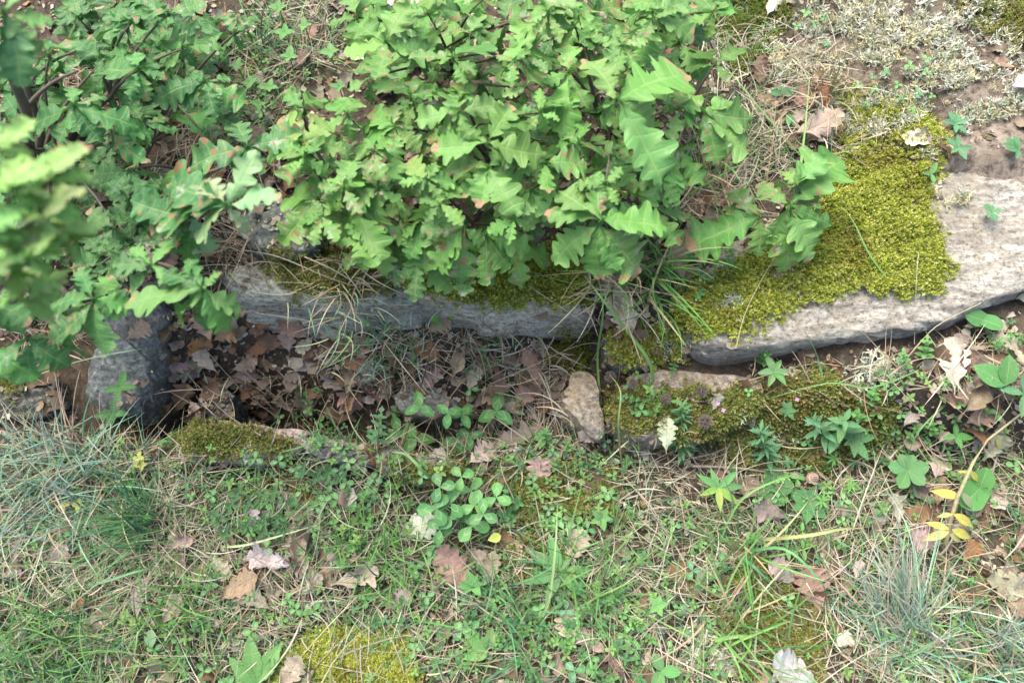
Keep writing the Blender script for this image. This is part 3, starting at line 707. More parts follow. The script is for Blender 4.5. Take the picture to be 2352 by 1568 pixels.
oak("right flank oak with dark leaves over the leaf pile", (1560, 260), [
    (1610, 258, Z - .02, [(1745, 262, .38, 0, 1.1), (1570, 170), (1740, 345, .37, 2, 1.05), (1650, 380, .36, 0), (1555, 290), (1690, 215)]),
    (1560, 340, Z - .06, [(1480, 400), (1620, 420), (1530, 470, None, 1), (1600, 330), (1470, 330)]),
    (1520, 410, Z - .07, [(1440, 430), (1560, 470), (1490, 480), (1590, 400)]),
    (1640, 150, Z - .07, [(1715, 90, None, 1), (1600, 90), (1680, 190), (1570, 150)]),
], seed=10)
oak("low oak seedling standing on the moss with brown-edged leaves", (1800, 520), [
    (1812, 470, .30, [(1740, 420, .28, 1), (1945, 350, .29, 0, 1.1), (1870, 600, .25, 2, 1.0), (1925, 510, .26, 1), (1760, 580, .25, 0), (1830, 630, .23, 2, 1.0), (1900, 440, .27, 1)]),
    (1830, 425, .32, [(1800, 385, .32, 2), (1905, 350, .32, 2), (1850, 370), (1790, 420)]),
    (1745, 495, .28, [(1575, 555, .25, 1, 1.15), (1680, 425, .27, 0), (1740, 590, .24, 0, 1.0), (1660, 470, .26)]),
], seed=11, group=None)
rr = random.Random(78)
for i, (nm, pts) in enumerate([
    ("small-leaved oak twigs at the left front of the clump", [(700, 360), (790, 430), (860, 350), (930, 520), (830, 560), (740, 500)]),
    ("small-leaved oak twigs over the middle front of the clump", [(1010, 470), (1090, 420), (1180, 500), (1240, 380), (980, 410)]),
    ("small-leaved oak twigs at the top middle of the clump", [(900, 60), (980, 130), (1080, 80), (1180, 140), (860, 180), (1260, 30)]),
    ("small-leaved oak twigs in the centre of the clump", [(950, 240), (1060, 230), (1150, 300), (880, 290), (1010, 330), (1240, 260)]),
    ("small-leaved oak twigs at the right of the clump", [(1330, 330), (1430, 110), (1500, 40), (1560, 250), (1390, 420), (1330, 40)]),
]):
    oak(nm, (pts[0][0] + 60, pts[0][1] + 90), [rosette(x, y, .42 + rr.uniform(-.05, .04), 62, 6, rr) for x, y in pts], seed=50 + i, stem_r=.004)
# second, lower layer of oak shoots, shade painted in as darker leaf greens
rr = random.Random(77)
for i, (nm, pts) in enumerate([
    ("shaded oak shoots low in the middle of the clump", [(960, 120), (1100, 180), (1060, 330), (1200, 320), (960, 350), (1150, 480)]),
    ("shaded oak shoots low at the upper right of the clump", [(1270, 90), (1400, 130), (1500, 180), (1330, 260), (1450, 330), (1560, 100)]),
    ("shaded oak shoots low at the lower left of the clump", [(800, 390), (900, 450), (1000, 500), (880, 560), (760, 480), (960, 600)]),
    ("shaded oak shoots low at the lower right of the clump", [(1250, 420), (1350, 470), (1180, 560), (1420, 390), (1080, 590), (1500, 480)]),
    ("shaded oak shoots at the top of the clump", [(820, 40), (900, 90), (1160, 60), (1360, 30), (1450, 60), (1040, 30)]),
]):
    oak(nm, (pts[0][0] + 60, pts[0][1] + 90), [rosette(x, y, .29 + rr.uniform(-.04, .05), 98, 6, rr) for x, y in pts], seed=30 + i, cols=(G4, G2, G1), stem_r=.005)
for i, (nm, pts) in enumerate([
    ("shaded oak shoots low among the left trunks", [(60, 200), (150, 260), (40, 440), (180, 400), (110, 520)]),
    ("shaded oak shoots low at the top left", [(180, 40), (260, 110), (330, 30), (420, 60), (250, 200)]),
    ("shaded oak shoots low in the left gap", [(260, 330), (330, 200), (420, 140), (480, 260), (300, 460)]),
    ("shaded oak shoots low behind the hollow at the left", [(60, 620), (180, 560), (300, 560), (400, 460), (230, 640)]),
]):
    oak(nm, (pts[0][0] + 60, pts[0][1] + 90), [rosette(x, y, .24 + rr.uniform(-.04, .07), 80, 7, rr) for x, y in pts + [(x + rr.uniform(-70, 70), y + rr.uniform(-60, 60)) for x, y in pts[:3]]], seed=40 + i, cols=((.02, .085, .028), (.026, .105, .034), (.034, .13, .042)), stem_r=.004, group="taller oaks on the left")  # very dark leaf greens paint in the shade under the left oaks
# left side: taller oaks
LG1, LG2, LG3 = (.026, .120, .036), (.040, .155, .045), (.075, .22, .060)  # greens lowered so the shade of this side is in the leaf colour
oak("left oak behind, its leaves over the leaf litter at the top", (150, 330), [
    hub(c1, 1150, 100, .42, [(960, -40), (1400, 10), (1370, 230), (1040, 290), (900, 60), (1300, 120)]),
    hub(c1, 1250, 330, .40, [(1500, 290, .39, 2, 1.2), (1060, 210), (1360, 460), (1130, 480), (1480, 160)]),
    hub(c1, 900, 150, .38, [(700, 130), (720, 30), (820, 290), (1010, 330), (640, 210)]),
    hub(c1, 700, 380, .36, [(400, 270), (640, 570), (900, 330), (530, 400), (820, 480)]),
], seed=12, cols=(LG1, LG2, LG3), group="taller oaks on the left")
oak("left oak with a yellow-mottled leaf in the middle of the gap", (330, 260), [
    hub(c1, 1400, 560, .40, [(1700, 680, .38, 2, 1.25), (1180, 690, .38, 1, 1.1), (1020, 680), (1450, 760), (1570, 500), (1270, 480)]),
    hub(c1, 940, 470, .44, [(1130, 520), (860, 650), (990, 690), (720, 470), (900, 330), (1080, 400)]),
    hub(c1, 1600, 230, .34, [(1510, 70), (1740, 60), (1650, 340), (1480, 380), (1720, 190)]),
    hub(c1, 1380, 900, .34, [(1470, 760), (1320, 720), (1450, 930)]),
], seed=13, cols=(LG1, LG2, LG3), group="taller oaks on the left")
oak("left oak with dark leaves spreading right from a thin stem", (60, 420), [
    hub(c1, 500, 720, .46, [(170, 820, .44, 0, 1.1), (930, 790, .44, 0, 1.1), (700, 960, .43, 1, 1.15), (690, 610, .45, 2), (360, 980), (480, 560)]),
    hub(c1, 760, 900, .40, [(960, 860), (1060, 900), (880, 1080), (700, 1010), (960, 1090)]),
    hub(c1, 340, 380, .42, [(300, 540), (500, 480), (400, 240), (250, 330)]),
], seed=14, cols=(LG1, LG2, LG3), group="taller oaks on the left")
oak("oak shoot reaching right towards the dense clump", (420, 400), [
    hub(c1, 1690, 1000, .40, [(1220, 1130, .38, 1, 1.0), (1600, 800, .39, 0, 1.1), (2090, 930, .41, 1, 1.1), (1560, 1160, .37, 1), (1800, 1180)]),
    hub(c1, 880, 1160, .38, [(620, 1180), (970, 1270, .36, 1), (740, 1300), (1060, 1130), (1000, 1400)]),
    hub(c1, 1250, 1230, .38, [(1060, 1190), (1440, 1330), (1180, 1420), (1380, 1150)]),
], seed=15, cols=(LG1, LG2, LG3), group="taller oaks on the left")
oak("oak shoot with whitened upturned leaves left of the clump", (400, 520), [
    (519, 472, .56, [(570, 350, .60, 2, .8), (636, 442, .58, 2, .8), (580, 530, .53, 2, .8), (400, 440, .52, 1), (365, 405, .53, 1), (430, 540, .52, 2, 1.1), (345, 480, .51, 1), (460, 400, .55, 2)]),
    (440, 500, .50, [(360, 560), (420, 610), (480, 590, None, 2, 1.1), (375, 480), (330, 530), (300, 460)]),
], seed=16, cols=(LG2, LG2, (.30, .44, .22)), group="taller oaks on the left")
oak("oak shoot hanging over the blue-grey boulder and the hollow", (250, 560), [
    (465, 663, .52, [(572, 712, .48, 2, 1.1), (540, 762, .47, 2), (470, 770, .46, 1), (390, 730, .48, 2), (285, 690, .49, 2), (360, 600, .52, 1), (500, 622, .53, 2), (420, 580, .52)]),
    (350, 610, .50, [(280, 670), (300, 560), (410, 650, None, 2), (250, 600), (380, 540)]),
], seed=17, cols=(LG2, LG1, (.13, .28, .075)), group="taller oaks on the left")
oak("oak shoot at the left over the brown rock", (120, 640), [
    (215, 686, .47, [(88, 700, .45, 1), (120, 790, .44, 1), (235, 818, .43, 2, 1.1), (305, 708, .45, 2), (280, 730, .45), (180, 610, .48), (250, 620)]),
    (150, 735, .44, [(110, 800), (175, 830, None, 0), (230, 760), (190, 690)]),
], seed=18, cols=(LG2, LG2, (.12, .27, .075)), group="taller oaks on the left")
oak("oak leaves at the left edge above the blue-green tuft", (-60, 700), [
    (62, 776, .45, [(160, 838, .42, 0, 1.15), (60, 868, .42, 1), (-40, 850), (20, 700, None, 1), (110, 770)]),
    (-20, 690, .48, [(70, 740, .47, 1, 1.1), (60, 640), (20, 770), (-90, 650)]),
    (-10, 800, .42, [(70, 850), (10, 880), (-80, 830)]),
], seed=19, cols=(LG1, LG2, LG3), group="taller oaks on the left")
oak("close pale oak branch at the left edge, nearest to the lens", (-200, 760), [
    *[(X, Y, z, [(X + L * math.cos(math.radians(a)), Y - L * math.sin(math.radians(a)), z - dz, ci, w) for a, L, dz, ci, w in
        ((12, 95, .02, 1, .9), (40, 118, .0, 0, .85), (68, 100, .01, 0, .9), (-25, 84, .03, 1, 1), (100, 84, .02, 1, .9), (150, 70, .02, 1, 1))])
      for X, Y, z in ((-10, 640, .80), (-30, 540, .84), (60, 590, .82), (95, 500, .84), (25, 440, .86), (120, 410, .83), (130, 560, .80), (-10, 350, .82), (50, 690, .76))]
], seed=20, cols=((.34, .52, .15), (.24, .43, .11)), group="taller oaks on the left", stem_r=.008)
oak("close oak branch in the top left corner with a white glinting bud", (-160, 120), [
    (10, 30, .78, [(118, 45, .76, 0, 1.1), (95, 130, .75, 0, 1.1), (40, 200, .74, 1), (-40, 150, .75, 1), (60, -60, .78, 0), (-60, 40, .77, 0)]),
], seed=21, cols=((.12, .29, .08), (.08, .23, .075)), group="taller oaks on the left", stem_r=.008)
oak("left edge oak with leaves low above the leaf litter", (20, 330), [
    (30, 330, .36, [(-40, 300), (90, 290), (60, 400), (-30, 380)]),
    (130, 170, .30, [(80, 140), (150, 220), (190, 140), (110, 100)]),
    (260, 120, .28, [(200, 90), (300, 60), (310, 160), (230, 180)]),
    (100, 600, .34, [(60, 560), (150, 560), (140, 650), (50, 660)]),
    (260, 520, .34, [(200, 480), (320, 480), (300, 570), (220, 580)]),
], seed=22, cols=(G4, LG1, LG2), group="taller oaks on the left")
# bare trunks at the left
for i, (pp, zz, r0, lb) in enumerate([([(85, 430), (68, 340), (60, 250), (20, 160), (-60, 60)], [.16, .30, .42, .52, .62], .009, "dark grey oak trunk rising from the litter, nearest the left edge"),
                                       ([(75, 420), (95, 300), (62, 200), (50, 120)], [.16, .28, .38, .45], .007, "thin grey oak trunk leaning right beside the darker one")]):
    pts = [P(x, y, z) for (x, y), z in zip(pp, zz)]; root = pts[0].copy(); e = empty("bare_sapling", Vector(root)); tag(e, lb, "young tree", "bare oak trunks at the left")
    V, F = tube([tuple(p - root) for p in pts], r0, r0 * .6, 8); obj("trunk", mesh_np("trunk", V, F), M_BARK, e)
    a = pts[2] - root; V, F = tube(bez(tuple(a), tuple(a + np.array([.03, .03, .02])), tuple(a + np.array([.08, .04, .03])), 6), r0 * .4, .0015); obj("branch", mesh_np("branch", V, F), M_BARK, e)

# ------------------------------------------------------------------ moss
MOSS = {
 "boulder": ([(1560, 690), (1640, 640), (1700, 600), (1880, 470), (1880, 400), (1960, 370), (2060, 340), (2130, 380), (2140, 480), (2150, 560), (2180, 610), (2170, 665), (2060, 668), (1960, 665), (1880, 672), (1830, 700), (1790, 730), (1740, 745), (1700, 775), (1600, 770), (1560, 730)], 1.0, "thick yellow-green moss mat covering the left of the big boulder"),
 "lintelB": ([(860, 560), (1010, 590), (1330, 560), (1360, 640), (1345, 705), (1230, 696), (1150, 705), (1020, 688), (960, 665), (880, 655)], .9, "moss strip draped over the top of the middle lintel stone"),
 "lintelA": ([(600, 590), (760, 570), (880, 560), (890, 655), (840, 692), (760, 690), (700, 668), (610, 640)], .85, "thin moss with dead grass over the left lintel stone"),
 "cushion": ([(1262, 770), (1300, 752), (1350, 770), (1362, 815), (1330, 838), (1280, 822)], 1.0, "small round moss cushion at the right end of the hollow"),
 "edge": ([(420, 965), (520, 970), (600, 1000), (670, 1014), (665, 1040), (560, 1045), (430, 1045), (380, 1000)], .9, "moss along the near rim of the hollow beside the white stone edge"),
 "slab": ([(1500, 905), (1640, 905), (1700, 880), (1780, 870), (1900, 860), (2020, 900), (2060, 1000), (1900, 1080), (1700, 1080), (1640, 1010), (1500, 1000), (1400, 960), (1400, 905)], .75, "brown and green moss bed below the big boulder and slab"),
 "front": ([(950, 1040), (1080, 1080), (1250, 1060), (1420, 1080), (1420, 1180), (1250, 1210), (1120, 1120), (900, 1120), (870, 1080)], .6, "olive moss on the ground above the big clover patch"),
 "top": ([(2150, 0), (2352, -40), (2500, 0), (2500, 140), (2352, 130), (2250, 60)], .8, "yellow-brown moss in the top right corner"),
 "topleft": ([(1660, -40), (1760, -60), (1800, 30), (1740, 140), (1680, 180), (1640, 90)], .8, "green moss at the top right of the oak clump"),
 "mid": ([(1900, 210), (2100, 230), (2180, 330), (2140, 400), (2060, 350), (1960, 370), (1900, 320)], .55, "sparse yellow moss above the boulder mat"),
 "bl": ([(640, 1500), (760, 1450), (880, 1430), (960, 1490), (980, 1640), (700, 1680), (600, 1600)], .95, "bright yellow moss at the bottom edge left of centre"),
 "br": ([(1640, 1320), (1760, 1300), (1900, 1430), (1880, 1568), (1700, 1540), (1620, 1420)], .6, "olive moss patches right of the bottom lichen"),
 "fm": ([(1130, 1270), (1250, 1240), (1300, 1290), (1240, 1340), (1140, 1330)], .6, "small olive moss patch left of the plantain rosette"),
 "ll": ([(560, 1100), (700, 1090), (740, 1130), (660, 1150), (560, 1140)], .5, "thin olive moss among the rockrose sprigs"),
 "l": ([(-60, 850), (60, 850), (70, 890), (-60, 890)], .7, "dark moss on the stone at the left edge"),
 "wedge": ([(1395, 880), (1470, 895), (1520, 960), (1440, 1010), (1400, 960)], .7, "moss between the wedge stone and the flat slab"),
 "filler": ([(1400, 760), (1560, 740), (1580, 830), (1500, 850), (1410, 830)], .8, "lichen-mixed moss between the lintel and the big boulder"),
}
def moss_tpl(seed):
    r = np.random.RandomState(seed); V = []; F = []
    for k in range(7):
        a = k * 2.4 + r.uniform(-.3, .3); h = .15 + .13 * k; L = .55 - .04 * k; w = .16; e = .35 + .11 * k
        b = np.array([0, 0, h]); tip = b + L * np.array([math.cos(a) * math.cos(e), math.sin(a) * math.cos(e), math.sin(e)])
        s = np.array([-math.sin(a), math.cos(a), 0]) * w; m = b + (tip - b) * .4
        n = len(V); V += [b, m - s, tip, m + s]; F.append((n, n + 1, n + 2, n + 3))
    return np.array(V), np.array(F)
MT = [moss_tpl(i) for i in range(5)]
def make_moss(key, poly, dens, label, seed, n, cols, w, size=(.005, .0085)):
    size = (size[0] * .9, size[1] * 1.25)
    xs = [p[0] for p in poly]; ys = [p[1] for p in poly]
    a = np.array([P(x, y, .1) for x, y in poly]); r = np.random.RandomState(seed)
    x0, y0 = a[:, :2].min(0) - .04; x1, y1 = a[:, :2].max(0) + .04
    x = r.uniform(x0, x1, n); y = r.uniform(y0, y1, n); p = np.stack([x, y, surf(x, y)], -1); q = proj(p)
    jx = 20 * noise(x, y, 9, seed, 4); jy = 20 * noise(x, y, 9, seed + 50, 4)
    k = in_poly(q[:, 0] + jx + r.normal(0, 9, n), q[:, 1] + jy + r.normal(0, 9, n), poly)
    nn = noise(x, y, 4, seed + 9, 3); k &= r.uniform(0, 1, n) < dens * np.clip(1.05 + nn * (.5 + 1.6 * (1.02 - dens)), .06, 1)
    p = p[k]; x = x[k]; y = y[k]; m = len(p)
    if m == 0: return
    nrm = surf_n(x, y); p[:, 2] += .004 + .009 * noise(x, y, 11, seed + 3, 3)
    c = pal(m, cols, w, seed, .28) * 1.18; bz = noise(x, y, 5, seed + 5, 3); br = np.clip((bz - .35) * 2, 0, 1)[:, None] * .35
    c = c * (1 - br) + np.array([.20, .12, .035]) * br
    tilt = np.arccos(np.clip(nrm[:, 2], -1, 1)) * .7 + np.abs(r.normal(0, .3, m)); taz = np.arctan2(nrm[:, 1], nrm[:, 0]) + r.normal(0, 1.2, m)
    parts = []; ti = r.randint(0, 5, m); sc = r.uniform(size[0], size[1], m)
    az = r.uniform(0, 6.28, m)
    for t in range(5):
        g = ti == t; parts.append(inst(MT[t][0], MT[t][1], p[g], az[g], tilt[g], taz[g], sc[g], c[g]))
    V, F, C, _ = join(parts); o = obj("moss", mesh_np("moss", V, F, col=C, smooth=False), M_MOSS); tag(o, label, "moss", None, "stuff")
YG = [(.29, .34, .045), (.37, .41, .07), (.17, .21, .035), (.47, .47, .15)]
OL = [(.20, .24, .05), (.13, .17, .04), (.30, .30, .11), (.26, .20, .09)]
BM = {"boulder": (60000, YG, (.0055, .0095)), "lintelB": (34000, YG, (.005, .009)), "lintelA": (20000, OL, (.005, .008)), "cushion": (7000, [(.15, .19, .03), (.20, .24, .04)], (.006, .010)),
      "edge": (12000, OL, (.005, .009)), "slab": (42000, OL, (.006, .012)), "front": (26000, OL, (.005, .009)), "top": (17000, OL, (.005, .009)), "topleft": (12000, [(.12, .17, .03), (.18, .21, .04)], (.005, .009)),
      "mid": (17000, YG, (.004, .008)), "bl": (22000, [(.42, .46, .08), (.30, .36, .06), (.50, .50, .14)], (.005, .009)), "br": (20000, OL, (.005, .009)), "fm": (9000, OL, (.005, .009)), "ll": (8000, OL, (.005, .009)), "l": (4000, OL, (.005, .008)), "wedge": (8000, OL, (.005, .009)), "filler": (12000, YG, (.005, .009))}
for i, (k, (poly, d, lb)) in enumerate(MOSS.items()):
    n, cc, sz = BM[k]; make_moss(k, poly, d, lb, 300 + i * 7, n, cc, [4, 3, 2, 2][:len(cc)], sz)
def any_moss(X, Y):
    m = np.zeros(np.shape(X), bool)
    for k in ("boulder", "lintelB", "lintelA", "cushion", "edge"): m |= in_poly(X, Y, MOSS[k][0])
    return m
ROCKC = [(1690, 830), (1700, 775), (1760, 735), (1880, 672), (2170, 665), (2180, 600), (2140, 490), (2230, 470), (2352, 420), (2600, 400), (2600, 560), (2352, 680), (2230, 755), (2050, 800), (1870, 815)]
FACES = [[(505, 625), (600, 610), (700, 655), (840, 690), (900, 650), (1020, 685), (1230, 685), (1340, 700), (1320, 750), (1100, 750), (860, 755), (700, 755), (560, 740), (510, 680)],
         [(250, 700), (370, 660), (380, 740), (340, 850), (260, 950), (160, 930), (130, 860)], [(1292, 890), (1345, 850), (1380, 880), (1395, 1000), (1345, 995)],
         [(1490, 830), (1700, 835), (1700, 895), (1470, 890)], [(600, 984), (710, 984), (700, 1008), (620, 1000)]]
LOWMOSS = lambda X, Y: sum(in_poly(X, Y, MOSS[k][0]) for k in ('slab', 'front', 'bl', 'br', 'top', 'topleft', 'mid', 'wedge', 'filler')) > 0
def rocky(X, Y):
    m = in_poly(X, Y, ROCKC)
    m |= in_poly(X, Y, FACES[0]) & (noise(X / 400., Y / 400., 6, 140, 3) > -.15)
    for f in FACES[1:]: m |= in_poly(X, Y, f)
    return m
BARE = lambda X, Y: blobs(X, Y, [(2250, 410, 110, 90, 1), (2270, 240, 70, 60, .7), (2330, 340, 60, 120, .6)])
PITP = [(350, 760), (700, 760), (1280, 770), (1310, 850), (1290, 960), (1150, 1010), (900, 1010), (700, 985), (420, 960), (330, 870)]

# ------------------------------------------------------------------ lichen
def lichen_tpl(seed, nb=9):
    r = np.random.RandomState(seed); P0 = []; A = []; E = []; Ls = []; 
    for i in range(nb):
        a = r.uniform(0, 6.28); P0.append([r.normal(0, .2), r.normal(0, .2), r.uniform(0, .3)]); A.append(a); E.append(r.uniform(.1, 1.0)); Ls.append(r.uniform(.5, 1.2))
        for _ in range(2):
            q = np.array(P0[-1 if _ == 0 else -2]) ; t = r.uniform(.3, .8) * Ls[i * 3]
            d = np.array([math.cos(a) * math.cos(E[i * 3]), math.sin(a) * math.cos(E[i * 3]), math.sin(E[i * 3])])
            P0.append(list(np.array(P0[i * 3]) + d * t)); A.append(a + r.choice([-1, 1]) * r.uniform(.5, 1.1)); E.append(r.uniform(0, 1.1)); Ls.append(r.uniform(.25, .55))
    P0 = np.array(P0); n = len(P0)
    V, F, C = ribbons(P0, np.array(A), np.array(E), np.array(Ls), np.full(n, .13), r.uniform(-.6, 1.0, n), r.uniform(-1.1, 1.1, n), 3, np.ones((n, 3)), seed, 1.5)
    return V, F
LT = [lichen_tpl(i) for i in range(6)]
LICH = [(2000, 90, 260, 130, 1), (2120, 200, 190, 130, .85), (1860, 130, 130, 100, .8), (2280, 180, 90, 120, .6), (1990, 250, 170, 80, .5), (2130, 30, 180, 70, .8), (1780, 90, 60, 90, .5),
        (1680, 705, 48, 32, 1), (1555, 800, 48, 44, .95), (1480, 760, 60, 60, .5), (1510, 700, 30, 50, .5), (2010, 870, 110, 60, .45), (1960, 930, 50, 50, .5), (1720, 970, 60, 60, .55), (1780, 1000, 50, 40, .5),
        (1570, 1470, 75, 95, 1.0), (1500, 1400, 40, 40, .5), (1440, 1300, 35, 30, .7), (1650, 1540, 60, 60, .8), (1880, 980, 40, 40, .4), (560, 1490, 60, 60, .3), (2130, 330, 60, 30, .6), (2200, 470, 40, 30, .3), (2280, 90, 60, 60, .4)]
def d_lich(X, Y, x, y):
    return blobs(X, Y, LICH) * np.clip(.5 + 1.2 * noise(x, y, 7, 61, 3), 0.02, 1) * (~rocky(X, Y))
p, q = scatter(110000, d_lich, 62)
m = len(p); print("lichen", m)
c = pal(m, [(.54, .55, .42), (.40, .44, .33), (.60, .56, .34), (.70, .70, .60)], [4, 3, 3, 2], 63, .15)
low = ((q[:, 1] > 600)); c[low] = c[low] * np.array([.95, 1.02, 1.04])
r = np.random.RandomState(64); ti = r.randint(0, 6, m); parts = []
sc = r.uniform(.009, .021, m); az = r.uniform(0, 6.28, m); tl = np.abs(r.normal(0, .35, m)); ta = r.uniform(0, 6.28, m); p[:, 2] += .003
groups = [("bed of pale branching lichen at the top right", q[:, 1] < 560), ("pale branching lichen in small patches among the lower plants", q[:, 1] >= 560)]
for lb, gm in groups:
    parts = []
    for t in range(6):
        g = (ti == t) & gm; parts.append(inst(LT[t][0], LT[t][1], p[g], az[g], tl[g], ta[g], sc[g], c[g]))
    V, F, C, _ = join(parts); tag(obj("lichen", mesh_np("lichen", V, F, col=C), M_LICH), lb, "lichen", None, "stuff")

# ------------------------------------------------------------------ leaf litter (mass) and fallen leaves (one by one)
DC = {"pale": [(.54, .46, .36), (.48, .40, .31)], "white": [(.68, .63, .54), (.62, .58, .51)], "grey": [(.34, .30, .24), (.385, .34, .28)], "tan": [(.38, .27, .17), (.35, .26, .18)],
      "brown": [(.20, .14, .095), (.165, .12, .085)], "rusty": [(.30, .14, .065), (.24, .11, .06)]}
HANDF = [(1054, 829, 80, 80, "pale"), (1226, 850, 92, 110, "tan"), (1263, 940, 60, 20, "rusty"), (987, 873, 60, 60, "grey"), (1435, 738, 95, 100, "white"), (1405, 681, 70, 70, "pale"),
 (1526, 1008, 66, 85, "white"), (1108, 1045, 66, 40, "white"), (1182, 1014, 90, 10, "grey"), (1557, 610, 86, 95, "tan"), (2178, 840, 112, 85, "white"), (2229, 908, 110, 60, "tan"),
 (2343, 688, 60, 20, "pale"), (2218, 756, 34, 10, "pale"), (2087, 962, 56, 60, "white"), (1782, 900, 34, 90, "tan"), (2266, 1030, 60, 60, "pale"), (2066, 813, 30, 60, "brown"),
 (1766, 34, 66, 60, "white"), (2333, 205, 80, 30, "white"), (2293, 159, 80, 20, "tan"), (2097, 331, 66, 150, "white"), (1843, 237, 86, 30, "tan"), (1776, 290, 80, 100, "grey"),
 (1862, 311, 112, 20, "pale"), (1880, 240, 60, 100, "rusty"), (1640, 440, 60, 80, "brown"), (1660, 475, 70, 10, "tan"), (629, 1292, 84, 170, "white"), (697, 1165, 124, 95, "grey"),
 (704, 1241, 100, 80, "grey"), (724, 1345, 56, 40, "pale"), (582, 1370, 90, 150, "grey"), (575, 1048, 44, 80, "white"), (183, 1214, 50, 160, "grey"), (190, 1390, 40, 20, "rusty"),
 (680, 1542, 70, 60, "grey"), (1049, 1315, 104, 120, "tan"), (825, 1322, 84, 20, "pale"), (859, 1055, 44, 100, "rusty"), (967, 1214, 90, 15, "white"), (1160, 1241, 44, 60, "rusty"),
 (1319, 1255, 70, 60, "pale"), (1414, 1255, 80, 130, "pale"), (1353, 1471, 80, 150, "grey"), (1126, 1309, 70, 80, "grey"), (1759, 1180, 76, 160, "grey"), (1790, 1315, 76, 150, "pale"),
 (1860, 1352, 80, 100, "tan"), (1928, 1471, 50, 20, "white"), (1732, 1552, 70, 60, "pale"), (1813, 1545, 92, 150, "white"), (2012, 1190, 70, 60, "grey"), (2114, 1241, 66, 165, "pale"),
 (2300, 1345, 110, 170, "grey"), (2333, 1400, 54, 150, "tan"), (2144, 1068, 76, 60, "pale"), (2087, 1119, 80, 120, "grey"), (2215, 1268, 44, 50, "rusty"), (2327, 1235, 60, 60, "grey"),
 (573, 846, 66, 20, "grey"), (526, 775, 60, 30, "tan"), (613, 755, 44, 30, "rusty"), (667, 782, 62, 90, "grey"), (425, 917, 70, 80, "tan"), (475, 829, 76, 120, "pale"), (404, 293, 84, 60, "rusty"),
 (357, 374, 60, 80, "brown"), (830, 810, 70, 60, "pale"), (825, 860, 60, 100, "tan"), (1090, 870, 70, 70, "pale"), (1210, 905, 90, 60, "tan"), (1180, 940, 60, 140, "pale"), (1010, 760, 56, 30, "tan"),
 (1310, 830, 50, 20, "tan"), (700, 150, 60, 80, "tan"), (720, 90, 44, 60, "tan"), (520, 60, 50, 160, "grey"), (2250, 960, 90, 30, "tan"), (2310, 820, 60, 120, "pale"), (2340, 900, 50, 90, "pale"),
 (1640, 930, 40, 60, "grey"), (330, 770, 50, 40, "grey"), (110, 640, 60, 60, "grey"), (760, 1330, 50, 120, "tan"), (2060, 1340, 60, 30, "grey"), (1960, 1310, 40, 60, "pale"), (150, 1280, 60, 60, "pale"),
 (60, 1300, 50, 100, "grey"), (420, 1250, 60, 10, "grey"), (330, 1380, 60, 100, "grey"), (560, 1350, 80, 30, "tan"), (410, 1400, 60, 60, "grey"), (920, 1380, 60, 30, "grey"), (1010, 1420, 50, 60, "tan")]
def d_leaf(X, Y, x, y):
    d = .07 + 0 * X
    d = np.maximum(d, blobs(X, Y, [(600, 850, 260, 130, 1.0), (850, 850, 200, 100, .8), (1170, 890, 150, 130, .9), (2250, 880, 130, 150, .8), (1830, 270, 110, 80, .9), (300, 330, 400, 300, .7), (650, 1270, 180, 130, .6),
                                    (1050, 1300, 130, 60, .6), (2150, 1200, 160, 120, .5), (1640, 470, 80, 80, .8), (300, 700, 300, 120, .7), (1380, 1000, 100, 60, .5), (1420, 700, 60, 90, .8), (2280, 1370, 90, 60, .8), (400, 1300, 300, 100, .35)]))
    d = d * (~rocky(X, Y)) * np.where(any_moss(X, Y), .03, 1) * (1 - BARE(X, Y) * .95) * np.where(blobs(X, Y, LICH[:6]) > .4, .15, 1)
    return np.clip(d, 0, 1)
FALL = []
def fall(X, Y, size, ang, key, rnd, hand=False):
    p = hit(X, Y); up = rnd.uniform(.006, .016) + (.008 if hand else 0)
    a = math.radians(ang); L = size / 1176 * TH * (CAM_H - p[2]) / CT * 1.06
    nrm = Vector(surf_n(np.array([p[0]]), np.array([p[1]]))[0]); nrm = (nrm + Vector((rnd.uniform(-.35, .35), rnd.uniform(-.5, .15), 1))).normalized()
    d = Vector((math.cos(a), math.sin(a), 0)); d = (d - nrm * d.dot(nrm)).normalized()
    b = Vector(p) + Vector((0, 0, up)) - d * L * .5; t = b + d * L
    c = rnd.choice(DC[key]); c = [v * rnd.uniform(.85, 1.12) for v in c]
    o = obj("fallen_leaf", DRY[rnd.randrange(14)], None, None, leaf_M(b, t, (0, 0, 0), 0, rnd.uniform(.8, 1.25), nrm), c)
    o["category"] = "fallen leaf"; o["group"] = "dry fallen oak leaves"
    word = {"pale": "pale beige", "white": "whitish", "grey": "grey-brown", "tan": "tan", "brown": "dark brown", "rusty": "rust-brown"}[key]
    auto_label(o, f"{'large' if size > 78 else 'small' if size < 52 else 'middling'} {word} dry oak leaf", X, Y); FALL.append(o)
rnd = random.Random(5)
for f in HANDF: fall(*f, rnd, True)
p, q = scatter(9000, d_leaf, 71); r = np.random.RandomState(72)
idx = [i for i in range(len(p)) if 5 < q[i, 0] < 2347 and 5 < q[i, 1] < 1563]
for i in idx[:300 - len(HANDF)]:
    X, Y = q[i]; key = rnd.choices(["pale", "grey", "tan", "brown", "rusty", "white"], [3, 5, 3, 3, 1.4, .8] if in_poly(np.array([X]), np.array([Y]), PITP)[0] else [3, 6, 3, 2, .8, .8])[0]
    fall(X, Y, rnd.uniform(40, 78), rnd.uniform(0, 360), key, rnd)
